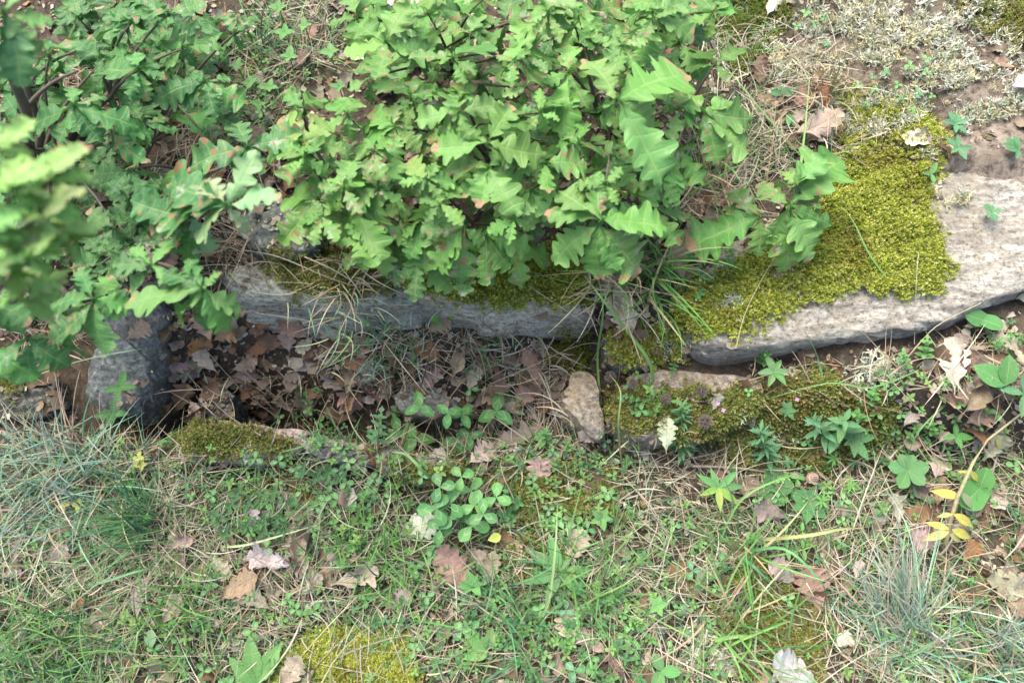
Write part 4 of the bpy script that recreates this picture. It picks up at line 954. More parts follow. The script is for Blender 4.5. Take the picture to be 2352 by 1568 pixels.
# low-detail litter under them
lt = []
for i in range(8):
    L = oak_leaf(400 + i, N_=4 + i % 3, n=13, cols=(0, 1), width=.32, deep=.4, wave=.12, curv=random.uniform(-1, 1), fold=random.uniform(-.6, .6), crumple=.06); lt.append(L)
p, q = scatter(12000, lambda X, Y, x, y: np.clip(d_leaf(X, Y, x, y) * 1.1, 0, 1) * .75, 73); m = len(p); print("litter", m)
c = pal(m, [(.27, .21, .165), (.36, .30, .25), (.17, .11, .075), (.24, .14, .08), (.44, .39, .33)], [5, 3, 4, 2, 1.5], 74, .2); r = np.random.RandomState(75); ti = r.randint(0, 8, m); parts = []
p[:, 2] += r.uniform(.0, .008, m)
for t in range(8):
    g = ti == t; k = g.sum(); parts.append(inst(lt[t][0] - np.array([.5, 0, 0]), lt[t][1], p[g], r.uniform(0, 6.28, k), np.abs(r.normal(0, .3, k)), r.uniform(0, 6.28, k), r.uniform(.03, .062, k), c[g]))
fv = np.array([[0, 0, 0], [.5, -.3, .12], [1, -.05, -.05], [.9, .35, .1], [.45, .4, -.08], [-.05, .25, .1]]) - [.5, 0, 0]; ff = np.array([[0, 1, 4, 5], [1, 2, 3, 4]])
p, q = scatter(60000, lambda X, Y, x, y: np.clip(.45 + d_leaf(X, Y, x, y), 0, .9) * (~rocky(X, Y)) * np.where(any_moss(X, Y), .02, 1) * (1 - .97 * np.minimum(1, 1.6 * BARE(X, Y))) * (1 - .8 * blobs(X, Y, LICH[:6])), 76); m = len(p); r = np.random.RandomState(77)
c = pal(m, [(.34, .28, .21), (.22, .165, .11), (.46, .40, .31), (.13, .10, .07), (.28, .17, .09), (.56, .52, .43)], [5, 4, 4, 4, 1, 2], 78, .2); p[:, 2] += r.uniform(0, .006, m)
parts.append(inst(fv, ff, p, r.uniform(0, 6.28, m), np.abs(r.normal(0, .4, m)), r.uniform(0, 6.28, m), r.gamma(2.5, .0026, m) + .0025, c))
V, F, C, _ = join(parts); tag(obj("leaf_litter", mesh_np("leaf_litter", V, F, col=C), M_LITTER), "crumbled brown oak leaf litter covering the hollow and the soil", "leaf litter", None, "stuff")

# ------------------------------------------------------------------ straw and grass (masses)
LOWER = lambda X, Y: sst(Y, 960, 1040)
def d_straw(X, Y, x, y):
    d = .55 * LOWER(X, Y) * np.clip(.8 + .5 * noise(x, y, 3, 81, 3), .2, 1)
    d = np.maximum(d, blobs(X, Y, [(950, 800, 200, 80, 1), (850, 850, 150, 80, .8), (600, 900, 250, 70, .35), (1250, 820, 100, 70, .8), (740, 640, 180, 50, .8), (520, 570, 80, 60, 1), (1400, 700, 70, 90, .7), (350, 300, 330, 280, .6), (120, 620, 200, 260, .6),
                                    (1600, 450, 90, 90, .6), (1960, 300, 150, 90, .4), (1850, 200, 120, 120, .95), (1740, 330, 110, 130, .8), (1660, 430, 90, 110, .8), (1680, 120, 80, 120, .8), (700, 80, 90, 120, .7), (1900, 880, 250, 60, .5), (2250, 850, 130, 120, .5), (1250, 950, 200, 60, .6), (250, 1250, 400, 250, .95), (800, 1420, 500, 150, .7), (2050, 1450, 350, 160, .7), (1600, 1100, 200, 60, .8)]))
    return np.clip(d * (~rocky(X, Y)) * np.where(any_moss(X, Y), .2, 1) * np.where(LOWMOSS(X, Y), .4, 1) * (1 - .9 * BARE(X, Y)), 0, 1)
p, q = scatter(90000, d_straw, 82); m = len(p); print("straw", m); r = np.random.RandomState(83)
c = pal(m, [(.50, .44, .32), (.36, .31, .23), (.60, .55, .43), (.22, .18, .13), (.40, .29, .17)], [5, 5, 4, 2, 1], 84, .15); p[:, 2] += r.uniform(.002, .02, m)
V, F, C = ribbons(p, r.uniform(0, 6.28, m), r.uniform(-.05, .55, m), r.gamma(3, .017, m), r.uniform(.0007, .0026, m), r.uniform(0, .7, m), r.normal(0, .6, m), 6, c, 85)
tag(obj("dry_grass", mesh_np("dry_grass", V, F, col=C), M_TINT), "tangle of dead straw-coloured grass on the soil", "dry grass", None, "stuff")
def d_grass(X, Y, x, y):
    d = .55 * LOWER(X, Y) * np.clip(.7 + .9 * noise(x, y, 3.2, 91, 3), .05, 1)
    d = np.maximum(d, blobs(X, Y, [(200, 1180, 320, 170, .9), (150, 1450, 380, 150, .9), (330, 1350, 250, 150, .7), (1700, 1250, 220, 140, .7), (1350, 1360, 250, 120, .7), (2200, 1500, 260, 120, .7), (700, 1480, 300, 120, .6), (870, 790, 110, 70, .7), (1500, 640, 90, 60, .8), (720, 90, 100, 110, .5), (600, 180, 120, 140, .35), (1690, 60, 90, 120, .8), (1700, 330, 120, 150, .6), (1850, 380, 80, 60, .4), (550, 300, 100, 100, .3)]))
    return np.clip(d * (~rocky(X, Y)) * np.where(any_moss(X, Y), .06, 1) * np.where(LOWMOSS(X, Y), .4, 1) * (1 - .9 * BARE(X, Y)), 0, 1)
p, q = scatter(100000, d_grass, 92); m = len(p); print("grass", m); r = np.random.RandomState(93)
c = pal(m, [(.12, .30, .085), (.07, .21, .07), (.18, .36, .11), (.16, .30, .19), (.28, .37, .18)], [5, 4, 3, 3, 1.5], 94, .18)
az = r.uniform(0, 6.28, m)
V, F, C = ribbons(p, az, r.uniform(.15, 1.25, m), r.gamma(5, .0095, m), r.uniform(.0009, .0028, m), r.uniform(0, 1.1, m), r.normal(0, .5, m), 6, c, 95)
tag(obj("grass", mesh_np("grass", V, F, col=C), M_TINT), "fine green grass growing through the litter", "grass", None, "stuff")

# ------------------------------------------------------------------ small ground-cover herbs (mass)
el = simple_leaf('ellipse', 1, 5, .24, .15, .3, (0, 1)); ob = simple_leaf('obov', 2, 5, .36, .15, .2, (0, 1))
def tri_tpl():
    parts = []
    for k in range(3):
        a = k * 2.094; ca, sa = math.cos(a), math.sin(a); v = ob[0].copy() * .9
        x = v[:, 0] * ca - v[:, 1] * sa; y = v[:, 0] * sa + v[:, 1] * ca; parts.append((np.stack([x, y, v[:, 2] + .9], -1), ob[1], np.ones((len(v), 3))))
    V, F, C, _ = join(parts); return V, F[0]
def pair_tpl(npair=3, leaf=el, gap=.28, ang=.25):
    parts = []
    for i in range(npair):
        for s in range(2):
            a = i * 1.57 + s * math.pi; v = leaf[0].copy() * (1.0 - .2 * i); up = ang + .25 * i
            x0 = v[:, 0] * math.cos(up) - v[:, 2] * math.sin(up); z0 = v[:, 0] * math.sin(up) + v[:, 2] * math.cos(up) + i * gap + .2
            x = x0 * math.cos(a) - v[:, 1] * math.sin(a); y = x0 * math.sin(a) + v[:, 1] * math.cos(a); parts.append((np.stack([x, y, z0], -1), leaf[1], np.ones((len(v), 3))))
    V, F, C, _ = join(parts); return V, F[0]
TRI = tri_tpl(); PAIR = pair_tpl(); PAIR2 = pair_tpl(4, el, .5, .1)
def d_herb(X, Y, x, y):
    d = .36 * LOWER(X, Y) * np.clip(.5 + 1.0 * noise(x, y, 3, 101, 3), .0, 1)
    d = np.maximum(d, blobs(X, Y, [(620, 1150, 200, 110, .8), (780, 1100, 150, 120, .7), (880, 1180, 120, 120, .7), (1000, 1400, 240, 150, .8), (1350, 1420, 220, 150, .9), (1350, 1200, 120, 100, .5), (1300, 1080, 120, 60, .7), (950, 1320, 200, 80, .5), (720, 940, 60, 60, .5), (1100, 870, 30, 80, .6), (2080, 1120, 120, 100, .5), (1950, 1160, 120, 60, .6), (1500, 920, 100, 60, .6), (1380, 930, 50, 80, .3), (2300, 780, 60, 50, .5), (2120, 950, 200, 120, .45), (1640, 620, 90, 60, .5), (1600, 560, 80, 60, .4), (850, 760, 80, 50, .4), (600, 260, 150, 140, .35), (1400, 1560, 400, 60, .6)]))
    return np.clip(d * (~rocky(X, Y)) * np.where(any_moss(X, Y), .05, 1) * (1 - .9 * BARE(X, Y)), 0, 1)
for nm, tpl, n, sd, sz, cc, lb in (("clover_cover", TRI, 15000, 102, (.005, .011), [(.12, .28, .09), (.16, .34, .10), (.09, .22, .09)], "tiny three-part clover leaves scattered through the grass"),
                               ("herb_cover", PAIR, 17000, 103, (.006, .014), [(.10, .22, .09), (.14, .29, .09), (.22, .39, .11)], "tiny paired-leaf creeping herbs between the grass")):
    p, q = scatter(n, d_herb, sd); m = len(p); print(nm, m); r = np.random.RandomState(sd); p[:, 2] += r.uniform(.006, .02, m)
    c = pal(m, cc, [3, 3, 2], sd, .15); V, F, C = inst(tpl[0], tpl[1], p, r.uniform(0, 6.28, m), np.abs(r.normal(0, .3, m)), r.uniform(0, 6.28, m), r.uniform(sz[0], sz[1], m), c)
    tag(obj(nm, mesh_np(nm, V, F, col=C), M_TINT), lb, "ground cover", None, "stuff")

# ------------------------------------------------------------------ individual tufts
def blade_mesh(bend, seed, wid=.012):
    V, F, C = ribbons(np.zeros((1, 3)), np.array([0.]), np.array([bend * .5]), np.array([1.]), np.array([wid]), np.array([bend]), np.array([random.uniform(-.5, .5)]), 9, np.ones((1, 3)), seed, .6)
    me = mesh_np("blade", V, F); me.materials.append(M_BLADE); return me
BL = [blade_mesh(b, i, .014) for i, b in enumerate([.1, .3, .5, .7, .9, 1.1, 1.4, .2])]
BLW = [blade_mesh(b, i + 20, .05) for i, b in enumerate([.1, .4, .8, 1.2])]
def tuft(label, X, Y, n, L, cols, name="grass_tuft", az0=None, spread=3.14, el=(.3, 1.3), wide=False, rad=.02, seed=0, group="grass tufts in the foreground", cat="grass tuft", wmul=1.0):
    r = random.Random(seed); p = hit(X, Y); e = empty(name, Vector(p)); tag(e, label, cat, group)
    for i in range(n):
        a = r.uniform(0, 6.283) if az0 is None else math.radians(az0) + r.gauss(0, spread)
        q = Vector((r.gauss(0, rad), r.gauss(0, rad), 0)); zz = float(surf(np.array([p[0] + q.x]), np.array([p[1] + q.y]))[0]) - p[2]; q.z = max(-.02, min(.02, zz))
        ll = L * r.uniform(.45, 1.15); me = r.choice(BLW if wide else BL)
        M = Matrix.Translation(q) @ Euler((r.uniform(-.4, .4), -r.uniform(*el), a), 'XYZ').to_matrix().to_4x4() @ Matrix.Diagonal((ll, (.19) * wmul if not wide else ll * wmul, ll, 1))
        c = r.choice(cols); obj("blade", me, None, e, M, [v * r.uniform(.8, 1.2) for v in c])
    return e
BG = [(.21, .33, .24), (.27, .38, .29), (.15, .26, .18), (.46, .43, .31), (.38, .31, .21)]
DG = [(.08, .20, .09), (.11, .25, .11), (.07, .17, .08), (.19, .30, .12)]
LGc = [(.12, .25, .06), (.17, .31, .08), (.09, .19, .05), (.38, .33, .20)]
FS = [(.30, .41, .30), (.38, .47, .36), (.20, .31, .22), (.52, .49, .37)]
tuft("large blue-green fine grass tuft arching below the blue-grey boulder", 160, 1110, 240, .165, BG, seed=1, rad=.045)
tuft("blue-green tuft at the left edge beneath the oak leaves", 40, 1090, 120, .14, BG, seed=2, rad=.04)
tuft("dark green fine tuft below the mossy rim, fanning left", 352, 1195, 150, .15, DG, seed=3, az0=190, spread=1.1, rad=.02)
tuft("dense green grass tuft in the bottom left corner", 130, 1530, 230, .15, DG + LGc[:2], seed=4, rad=.05)
tuft("silver-green fescue tuft leaning up left at the lower right", 2085, 1425, 200, .16, FS, seed=5, az0=125, spread=.45, rad=.025, el=(.2, 1.0))
tuft("thin spreading skirt of grey-green grass around the fescue foot", 2060, 1455, 110, .11, FS + DG, seed=6, rad=.03, el=(.1, .6))
tuft("blue-green tuft in the bottom right corner", 2300, 1530, 170, .14, BG, seed=7, rad=.05)
tuft("broad-bladed green grass clump with straw-coloured base", 1705, 1260, 34, .125, LGc, seed=8, wide=True, rad=.015, el=(.1, .9), wmul=.55)
tuft("broad-bladed grass arching beside the plantain", 1340, 1330, 34, .14, LGc[:3], seed=9, wide=True, rad=.03, el=(.1, .7), wmul=.5)
tuft("yellow-green grass tuft growing between the lintel and boulder", 1470, 640, 80, .19, LGc, seed=10, rad=.025, az0=-80, spread=1.2, wmul=1.7)
tuft("green grass tuft under the low oak seedling", 1600, 420, 50, .16, LGc, seed=11, rad=.03, wmul=1.4)
tuft("thin grey grass standing in front of the left lintel", 890, 800, 55, .10, BG + FS, seed=12, rad=.05, el=(.6, 1.4))
tuft("grey-green grass curtain hanging where the two lintels meet", 850, 735, 75, .09, BG + FS + [(.42, .38, .27)], seed=31, rad=.035, el=(.3, 1.3))
tuft("short straw tuft on the left lintel's right shoulder", 790, 680, 70, .10, [(.46, .42, .30), (.36, .31, .22), (.22, .30, .16)], seed=32, rad=.03, az0=-80, spread=1.2, el=(.1, .9))
tuft("small grass fringe at the foot of the middle lintel", 1160, 780, 70, .08, [(.42, .38, .27), (.30, .26, .18), (.14, .28, .10)], seed=33, rad=.04, el=(.3, 1.2))
tuft("dry wispy tuft dangling at the left end of the lintel", 530, 580, 90, .13, [(.22, .18, .14), (.30, .25, .19), (.15, .12, .10)], seed=13, rad=.03, az0=-80, spread=1.0)
tuft("straw tuft bending over the leaf pile", 1890, 215, 60, .15, [(.45, .42, .26), (.5, .45, .32), (.3, .33, .14)], seed=14, rad=.012, az0=-110, spread=.7)
tuft("bleached straw wisps hanging at the gap between stones", 1400, 640, 50, .18, [(.46, .41, .31), (.36, .31, .23)], seed=15, rad=.02, az0=-85, spread=.5, wmul=1.5)
tuft("green tuft of slender grass left of the top oak clump", 620, 120, 60, .15, DG + LGc[:2], seed=16, rad=.03)
tuft("small green grass tuft below the yellow withered stalk", 2140, 1360, 50, .12, LGc, seed=17, rad=.03)
tuft("bright green fine tuft left of the bottom moss", 420, 1420, 80, .12, LGc[:3], seed=18, rad=.035, wmul=1.3)
tuft("young green grass around the big dry leaf", 900, 1290, 70, .12, LGc[:3], seed=19, rad=.04, wmul=1.2)
tuft("low green grass right of the bottom lichen patch", 1690, 1480, 60, .14, LGc, seed=20, rad=.04, wmul=1.5)
tuft("green grass under the big clover patch", 1180, 1400, 80, .12, LGc[:3] + DG, seed=21, rad=.05, wmul=1.2)

# long single blades and stalks
def strand(name, pts, w, color, label, cat, mat=M_BLADE, flat=True, group=None):
    """pts: (X, Y, height above surface)"""
    W = [hit(x, y) for x, y, h in pts]; P3 = []
    for (x, y, h), s in zip(pts, W): P3.append(P(x, y, s[2] + h))
    # catmull-rom
    Q = []; n = len(P3)
    for i in range(n - 1):
        p0, p1, p2, p3 = P3[max(i - 1, 0)], P3[i], P3[i + 1], P3[min(i + 2, n - 1)]
        for t in np.linspace(0, 1, 6)[:-1]: Q.append(.5 * (2 * p1 + (p2 - p0) * t + (2 * p0 - 5 * p1 + 4 * p2 - p3) * t * t + (3 * p1 - p0 - 3 * p2 + p3) * t ** 3))
    Q.append(P3[-1]); Q = np.array(Q); root = Q[0].copy(); Q = Q - root
    if flat:
        V = []; F = []; m = len(Q)
        for i, q in enumerate(Q):
            d = Q[min(i + 1, m - 1)] - Q[max(i - 1, 0)]; s = np.cross(d, [0, 0, 1]); s /= np.linalg.norm(s) + 1e-9
            ww = w * .5 * (1 - (i / (m - 1)) ** 2.5 * .9); V += [q - s * ww + [0, 0, ww * .6], q, q + s * ww + [0, 0, ww * .6]]
            if i: a = (i - 1) * 3; F += [(a, a + 3, a + 4, a + 1), (a + 1, a + 4, a + 5, a + 2)]
        V, F = np.array(V), np.array(F)
    else: V, F = tube([tuple(q) for q in Q], w * .5, w * .25, 6)
    o = obj(name, mesh_np(name, V, F), mat, None, Matrix.Translation(Vector(root)), color)
    if label: tag(o, label, cat, group)
    return o
YGb = (.19, .33, .08)
BLADES = [([(1500, 878, .02), (1490, 830, .06), (1440, 760, .10), (1385, 690, .12), (1340, 630, .10)], .006, YGb, "long folded green grass blade crossing the gap left of the lichen"),
 ([(1380, 930, .0), (1372, 820, .06), (1385, 720, .10), (1375, 640, .12)], .004, YGb, "upright green blade rising past the wedge stone"),
 ([(1405, 480, .1), (1412, 440, .14), (1425, 390, .16)], .008, (.15, .32, .12), "short broad upright blade between the oak leaves"),
 ([(1830, 600, .03), (1835, 420, .06), (1848, 300, .08), (1860, 170, .10)], .005, (.22, .34, .09), "tall yellow-green blade over the leaf pile"),
 ([(1840, 360, .02), (1770, 280, .07), (1680, 170, .07), (1610, 100, .03)], .003, (.20, .31, .10), "thin green blade reaching left from the leaf pile"),
 ([(2060, 668, .004), (2000, 590, .02), (1960, 510, .03), (1930, 470, .02)], .003, (.16, .3, .08), "thin green blade lying on the moss mat"),
 ([(1890, 880, .01), (1880, 830, .03), (1865, 790, .05), (1845, 755, .05)], .004, (.12, .26, .13), "green blade standing against the big boulder"),
 ([(2110, 850, .01), (2000, 890, .05), (1900, 880, .07), (1750, 920, .03)], .0028, (.14, .28, .10), "long thin green blade arching below the boulder"),
 ([(2170, 930, .0), (2110, 990, .05), (2080, 1060, .03)], .003, (.14, .28, .10), "thin blade leaning beside the pale leaf"),
 ([(500, 1255, .0), (560, 1252, .04), (660, 1225, .05), (735, 1202, .03)], .004, (.40, .46, .26), "pale green stem lying across the rockrose patch"),
 ([(185, 1345, .0), (240, 1335, .03), (320, 1310, .03), (380, 1300, .0)], .005, (.16, .32, .15), "blue-green blade crossing the lower left straw"),
 ([(60, 870, .06), (180, 830, .12), (300, 805, .12), (360, 800, .06)], .002, (.22, .32, .16), "thin green seed stalk arching before the blue-grey boulder"),
 ([(640, 1040, .0), (720, 1010, .05), (690, 960, .05)], .0025, (.16, .3, .08), "green stem bent over the hollow rim"),
 ([(1650, 1250, .0), (1700, 1150, .06), (1790, 1100, .08), (1850, 1088, .06)], .004, (.18, .33, .09), "arching green blade ending at the snail shell"),
 ([(1700, 1270, .0), (1800, 1260, .06), (1880, 1330, .06), (1900, 1370, .02)], .005, (.12, .28, .10), "dark green blade bending right toward the fescue"),
 ([(1690, 1275, .0), (1730, 1300, .03), (1780, 1350, .01)], .006, (.09, .23, .10), "broad blue-green blade pointing down from the straw clump"),
 ([(1730, 1240, .0), (1850, 1230, .07), (1930, 1215, .07), (1985, 1212, .03)], .006, (.36, .38, .16), "half-withered broad blade arching right"),
 ([(1655, 1495, .0), (1700, 1470, .04), (1800, 1430, .04), (1830, 1420, .01)], .004, (.2, .34, .08), "green blade low above the olive moss"),
 ([(1640, 1470, .02), (1700, 1460, .04), (1758, 1465, .02)], .006, (.2, .34, .09), "short wide blade beside the bottom lichen"),
 ([(1230, 1440, .0), (1260, 1380, .04), (1275, 1260, .07), (1280, 1160, .08)], .005, (.28, .36, .14), "tall pale blade rising from the plantain rosette"),
 ([(960, 1040, .02), (920, 1080, .03), (900, 1060, .06)], .003, YGb, "small green blade at the splintered stone"),
 ([(1015, 1120, .0), (975, 1085, .06), (935, 1045, .08), (900, 1038, .08)], .005, (.2, .36, .12), "curved green blade leaning over the splintered stone"),
 ([(1430, 1085, .0), (1420, 980, .06), (1425, 900, .10), (1400, 860, .12)], .003, (.25, .33, .12), "pale upright stalk right of the wedge stone"),
]
for pts, w, c, lb in BLADES: strand("sedge", pts, w, c, lb, "grass blade", group="long single grass blades")
TW = [([(700, 590, .02), (800, 640, .02), (905, 735, .01)], .003, (.44, .38, .29), "pale stalk slanting over the right half of the left lintel"),
 ([(640, 600, .01), (700, 660, .02), (760, 740, .02)], .0022, (.34, .28, .21), "brown stalk hanging over the left lintel face"),
 ([(780, 610, .02), (830, 680, .03), (850, 760, .02)], .0022, (.46, .42, .33), "pale upright straw before the left lintel"),
 ([(560, 575, .03), (640, 590, .02), (760, 640, .02), (830, 660, .01)], .0028, (.40, .34, .26), "straw bending along the top of the left lintel"),
 ([(1605, 35, .12), (1640, 110, .10), (1690, 210, .05)], .004, (.34, .31, .27), "pale straight twig slanting beside the oak leaves at the top"),
 ([(560, 715, .02), (700, 735, .03), (820, 760, .02)], .003, (.42, .38, .30), "pale straw stalk lying along the foot of the left lintel"),
 ([(900, 1105, -.0), (975, 860, .04), (990, 800, .06), (1020, 770, .08)], .003, (.10, .07, .055), "dark curved dead stem rising from the clover"),
 ([(1235, 1075, .02), (1160, 1020, .04), (1100, 920, .03)], .002, (.2, .16, .12), "thin brown stem crossing the clover in the hollow"),
 ([(600, 1000, .03), (520, 950, .04), (440, 870, .03)], .003, (.28, .24, .20), "grey stalk crossing the shaded litter"),
 ([(540, 835, .03), (620, 900, .04), (680, 950, .03)], .003, (.33, .29, .24), "pale stalk slanting across the hollow"),
 ([(250, 750, .06), (300, 790, .05), (345, 830, .03)], .004, (.14, .11, .09), "dark twig lying on the blue-grey boulder"),
 ([(640, 960, .03), (560, 900, .04), (470, 800, .04)], .0025, (.42, .38, .32), "thin pale straw crossing the middle of the litter"),
 ([(1180, 1145, .04), (1150, 1070, .06), (1170, 1020, .03)], .002, (.42, .36, .26), "short bent straw over the clover"),
 ([(1190, 640, .02), (1250, 680, .02), (1340, 740, .03)], .0025, (.42, .37, .29), "pale forked straw across the middle lintel"),
 ([(1155, 770, .02), (1110, 730, .04), (1230, 665, .03)], .0018, (.15, .11, .09), "dark thin stalk in front of the middle lintel"),
 ([(1690, 800, .03), (1720, 700, .02), (1800, 560, .02), (1925, 395, .02)], .0022, (.42, .38, .22), "long thin straw across the moss mat"),
 ([(2100, 790, .01), (2105, 640, .02), (2110, 580, .02)], .0016, (.55, .52, .42), "white straw thread on the boulder face"),
 ([(2085, 820, .01), (2150, 750, .03), (2245, 700, .03), (2260, 690, .0)], .0025, (.46, .40, .26), "straw stalk leaning on the right of the boulder"),
 ([(1590, 1070, .02), (1700, 1075, .02), (1810, 1092, .02)], .006, (.30, .25, .20), "flat brown dead stalk lying left of the snail shell"),
 ([(1560, 1265, .0), (1480, 1150, .04), (1430, 1090, .04)], .0025, (.42, .37, .27), "leaning straw left of the broad-bladed clump"),
 ([(690, 1370, .01), (640, 1320, .03), (540, 1250, .02)], .0035, (.40, .34, .24), "tan stalk crossing below the white dry leaf"),
 ([(2120, 1330, .0), (2160, 1390, .02), (2200, 1450, .01)], .003, (.5, .48, .42), "bleached stalk right of the fescue tuft"),
 ([(2250, 1340, .01), (2180, 1400, .03), (2100, 1450, .02)], .003, (.27, .22, .16), "brown stalk lying right of the fescue tuft"),
 ([(1130, 880, .02), (1200, 850, .05), (1340, 790, .04), (1420, 800, .02)], .002, (.40, .36, .26), "thin straw bowing over the moss cushion"),
 ([(1060, 1180, .04), (1010, 1240, .03), (900, 1232, .02)], .0022, (.5, .46, .36), "pale straw lying left of the clover patch"),
 ([(1640, 1500, .01), (1780, 1525, .03), (1830, 1530, .01)], .0025, (.52, .48, .38), "pale straight straw above the bottom right leaves"),
]
for pts, w, c, lb in TW: strand("dry_stalk", pts, w, c, lb, "dry stalk", M_TWIG, False, "dead stalks and twigs")

# ------------------------------------------------------------------ herbs built one by one
def lm(name, L, mat):
    me = as_mesh(name, L); me.materials.append(mat); return me
L_CLOV = lm("clover_leaflet", simple_leaf('obov', 5, 10, .34, .25, .2), M_CLOVER); L_CLOVE = lm("clover_leaflet", simple_leaf('ellipse', 6, 10, .30, .3, .25), M_CLOVER)
L_EL = lm("herb_leaf", simple_leaf('ellipse', 7, 9, .2, .25, .3), M_HERB); L_EL2 = lm("herb_leaf", simple_leaf('ellipse', 8, 9, .32, .2, .35), M_HERB)
L_OV = lm("herb_leaf", simple_leaf('ovate', 9, 10, .30, .2, .3), M_HERB); L_LA = lm("herb_leaf", simple_leaf('lance', 10, 10, .10, .35, .4), M_HERB)
L_LAW = lm("herb_leaf", simple_leaf('lance', 11, 12, .15, .25, .45), M_HERB); L_HE = lm("herb_leaf", simple_leaf('heart', 12, 14, .52, .15, .15, (0, .33, .66, 1)), M_HERB)
L_SER = lm("herb_leaf", simple_leaf('ovate', 13, 0, .23, .2, .35, (0, .5, 1), 8), M_HERB); L_TH = lm("herb_leaf", simple_leaf('lance', 14, 0, .20, .2, .4, (0, .5, 1), 6), M_HERB)
L_OB = lm("herb_leaf", simple_leaf('obov', 15, 10, .34, .15, .2), M_HERB)
tris = {}
def herb(name, label, X, Y, cat, up=.03, group=None, auto=None):
    p = hit(X, Y); top = P(X, Y, p[2] + up); base = p.copy(); base[0] = top[0] * .8 + p[0] * .2; base[1] = top[1] * .8 + p[1] * .2
    base[2] = float(surf(np.array([base[0]]), np.array([base[1]]))[0])
    e = empty(name, Vector(base)); e["category"] = cat
    if group: e["group"] = group
    if auto: auto_label(e, auto, X, Y)
    else: e["label"] = label
    return e, base, top
def stem(e, base, a, b, r=.0009, color=(.16, .24, .08), nm="stem", mat=M_STEM):
    a, b = np.array(a), np.array(b); m = (a + b) / 2 + np.array([random.uniform(-.004, .004), random.uniform(-.004, .004), 0])
    V, F = tube([tuple(q - base) for q in bez(a, m, b, 5)], r, r * .7, 5); return obj(nm, mesh_np(nm, V, F), mat, e, None, color)
def pxm(px, z): return px / 1176 * TH * (CAM_H - z) / CT
def clover(X, Y, s, rot, color, label=None, striped=True, up=.035, auto="small bright clover leaf", ell=False):
    e, base, top = herb("clover" if s > 26 else "small_clover", label, X, Y, "clover", up, "clover and trefoil leaves", None if label else auto)
    L = pxm(s, top[2]); stem(e, base, base, top, .0009)
    for k in range(3):
        a = math.radians(rot + 120 * k + random.uniform(-10, 10)); tip = top + L * np.array([math.cos(a), math.sin(a), random.uniform(-.15, .2)])
        c = [v * random.uniform(.9, 1.12) for v in color]; obj("leaflet", L_CLOVE if ell else L_CLOV, None, e, leaf_M(top, tip, base, random.uniform(-.15, .15)), c)
CG = (.085, .24, .07); CL = (.13, .32, .09); CB = (.17, .37, .12)
for i, (X, Y, s, rot, c, lb) in enumerate([
 (1140, 945, 46, 80, (.085, .26, .065), "large dark clover with pale arrow marks, rightmost in the hollow"), (965, 933, 38, 95, (.085, .26, .065), "dark striped clover by the grey pit stone"),
 (1030, 950, 34, 30, (.085, .26, .065), "dark striped clover in the middle of the hollow row"), (1062, 952, 34, -60, (.085, .26, .065), "striped clover touching the large one on its left"),
 (915, 990, 38, 100, (.07, .22, .055), "bright clover at the left end of the hollow row"), (955, 1005, 42, 0, (.08, .23, .055), "broad clover above the splintered stone"),
 (1050, 1010, 36, 60, (.045, .16, .045), "dark clover below the middle of the hollow row"), (1080, 1005, 30, 30, (.045, .15, .045), "darkest clover below the large striped one"),
 (1083, 1126, 34, 50, CL, "pale marked clover at the top of the big patch"), (1140, 1142, 34, 90, CL, "three-leaved clover at the upper right of the big patch"),
 (1035, 1155, 38, 70, CG, "clover in the middle left of the big patch"), (1010, 1118, 34, 120, CG, "clover at the upper left of the big patch"), (1083, 1207, 40, 110, CL, "large clover with white marks low in the big patch"),
 (1030, 1190, 36, 20, CG, "dark clover low in the big patch"), (1110, 1180, 34, -20, CG, "clover at the right side of the big patch"), (1000, 1168, 40, 180, CG, "broad clover at the left side of the big patch"),
 (1060, 1095, 30, 20, CL, "small clover topping the big patch"), (1090, 1160, 34, 200, CL, "clover in the centre of the big patch"), (1010, 1215, 32, -90, CG, "lowest clover in the big patch")]):
    clover(X, Y, s, rot, c, lb, True, .05 + .012 * (i % 4), ell=(i < 8))
CLS = [(640, 960, 12), (708, 944, 11), (1850, 30, 13), (1872, 55, 13), (1893, 40, 12), (1830, 60, 12), (1972, 195, 12), (2010, 205, 12), (2035, 165, 13), (2062, 195, 12), (2090, 150, 14), (2130, 135, 13), (2110, 215, 14),
 (2128, 165, 12), (1990, 237, 11), (2095, 252, 10), (2070, 225, 10), (2005, 175, 10), (2140, 220, 10), (760, 1110, 16), (745, 1150, 15), (725, 1165, 15), (780, 1080, 15), (720, 1220, 14), (680, 1080, 14), (610, 1155, 16), (640, 1060, 16),
 (800, 1060, 15), (830, 1070, 16), (860, 1100, 16), (700, 1270, 14), (610, 1258, 16), (1000, 1250, 16), (990, 1280, 18), (1015, 1275, 18), (955, 1305, 18), (1105, 1345, 18), (1150, 1355, 16), (1060, 1370, 16), (1085, 1445, 18), (1060, 1450, 18),
 (1375, 1380, 15), (1295, 1215, 15), (1325, 1205, 18), (1350, 1215, 16), (1290, 1190, 14), (1390, 1190, 16), (1275, 1200, 14), (1260, 1170, 12), (1300, 1400, 16), (1240, 1400, 14), (1320, 1540, 20), (580, 1450, 18), (520, 1570, 16), (455, 1425, 14),
 (460, 1370, 14), (680, 1400, 13), (1655, 1290, 16), (2330, 1070, 16), (2230, 1200, 14), (2040, 1460, 14), (1590, 1310, 18), (1810, 1060, 12), (1720, 900, 10), (1390, 1015, 12), (840, 740, 12), (1270, 1040, 12)]
for X, Y, s in CLS:
    clover(X, Y, s * 1.15, random.uniform(0, 120), random.choice([CL, CB, (.09, .24, .09), (.10, .25, .12)]), None, False, .025, auto=random.choice(["small bright clover leaf", "little three-part clover leaf"]))
rr = random.Random(9)
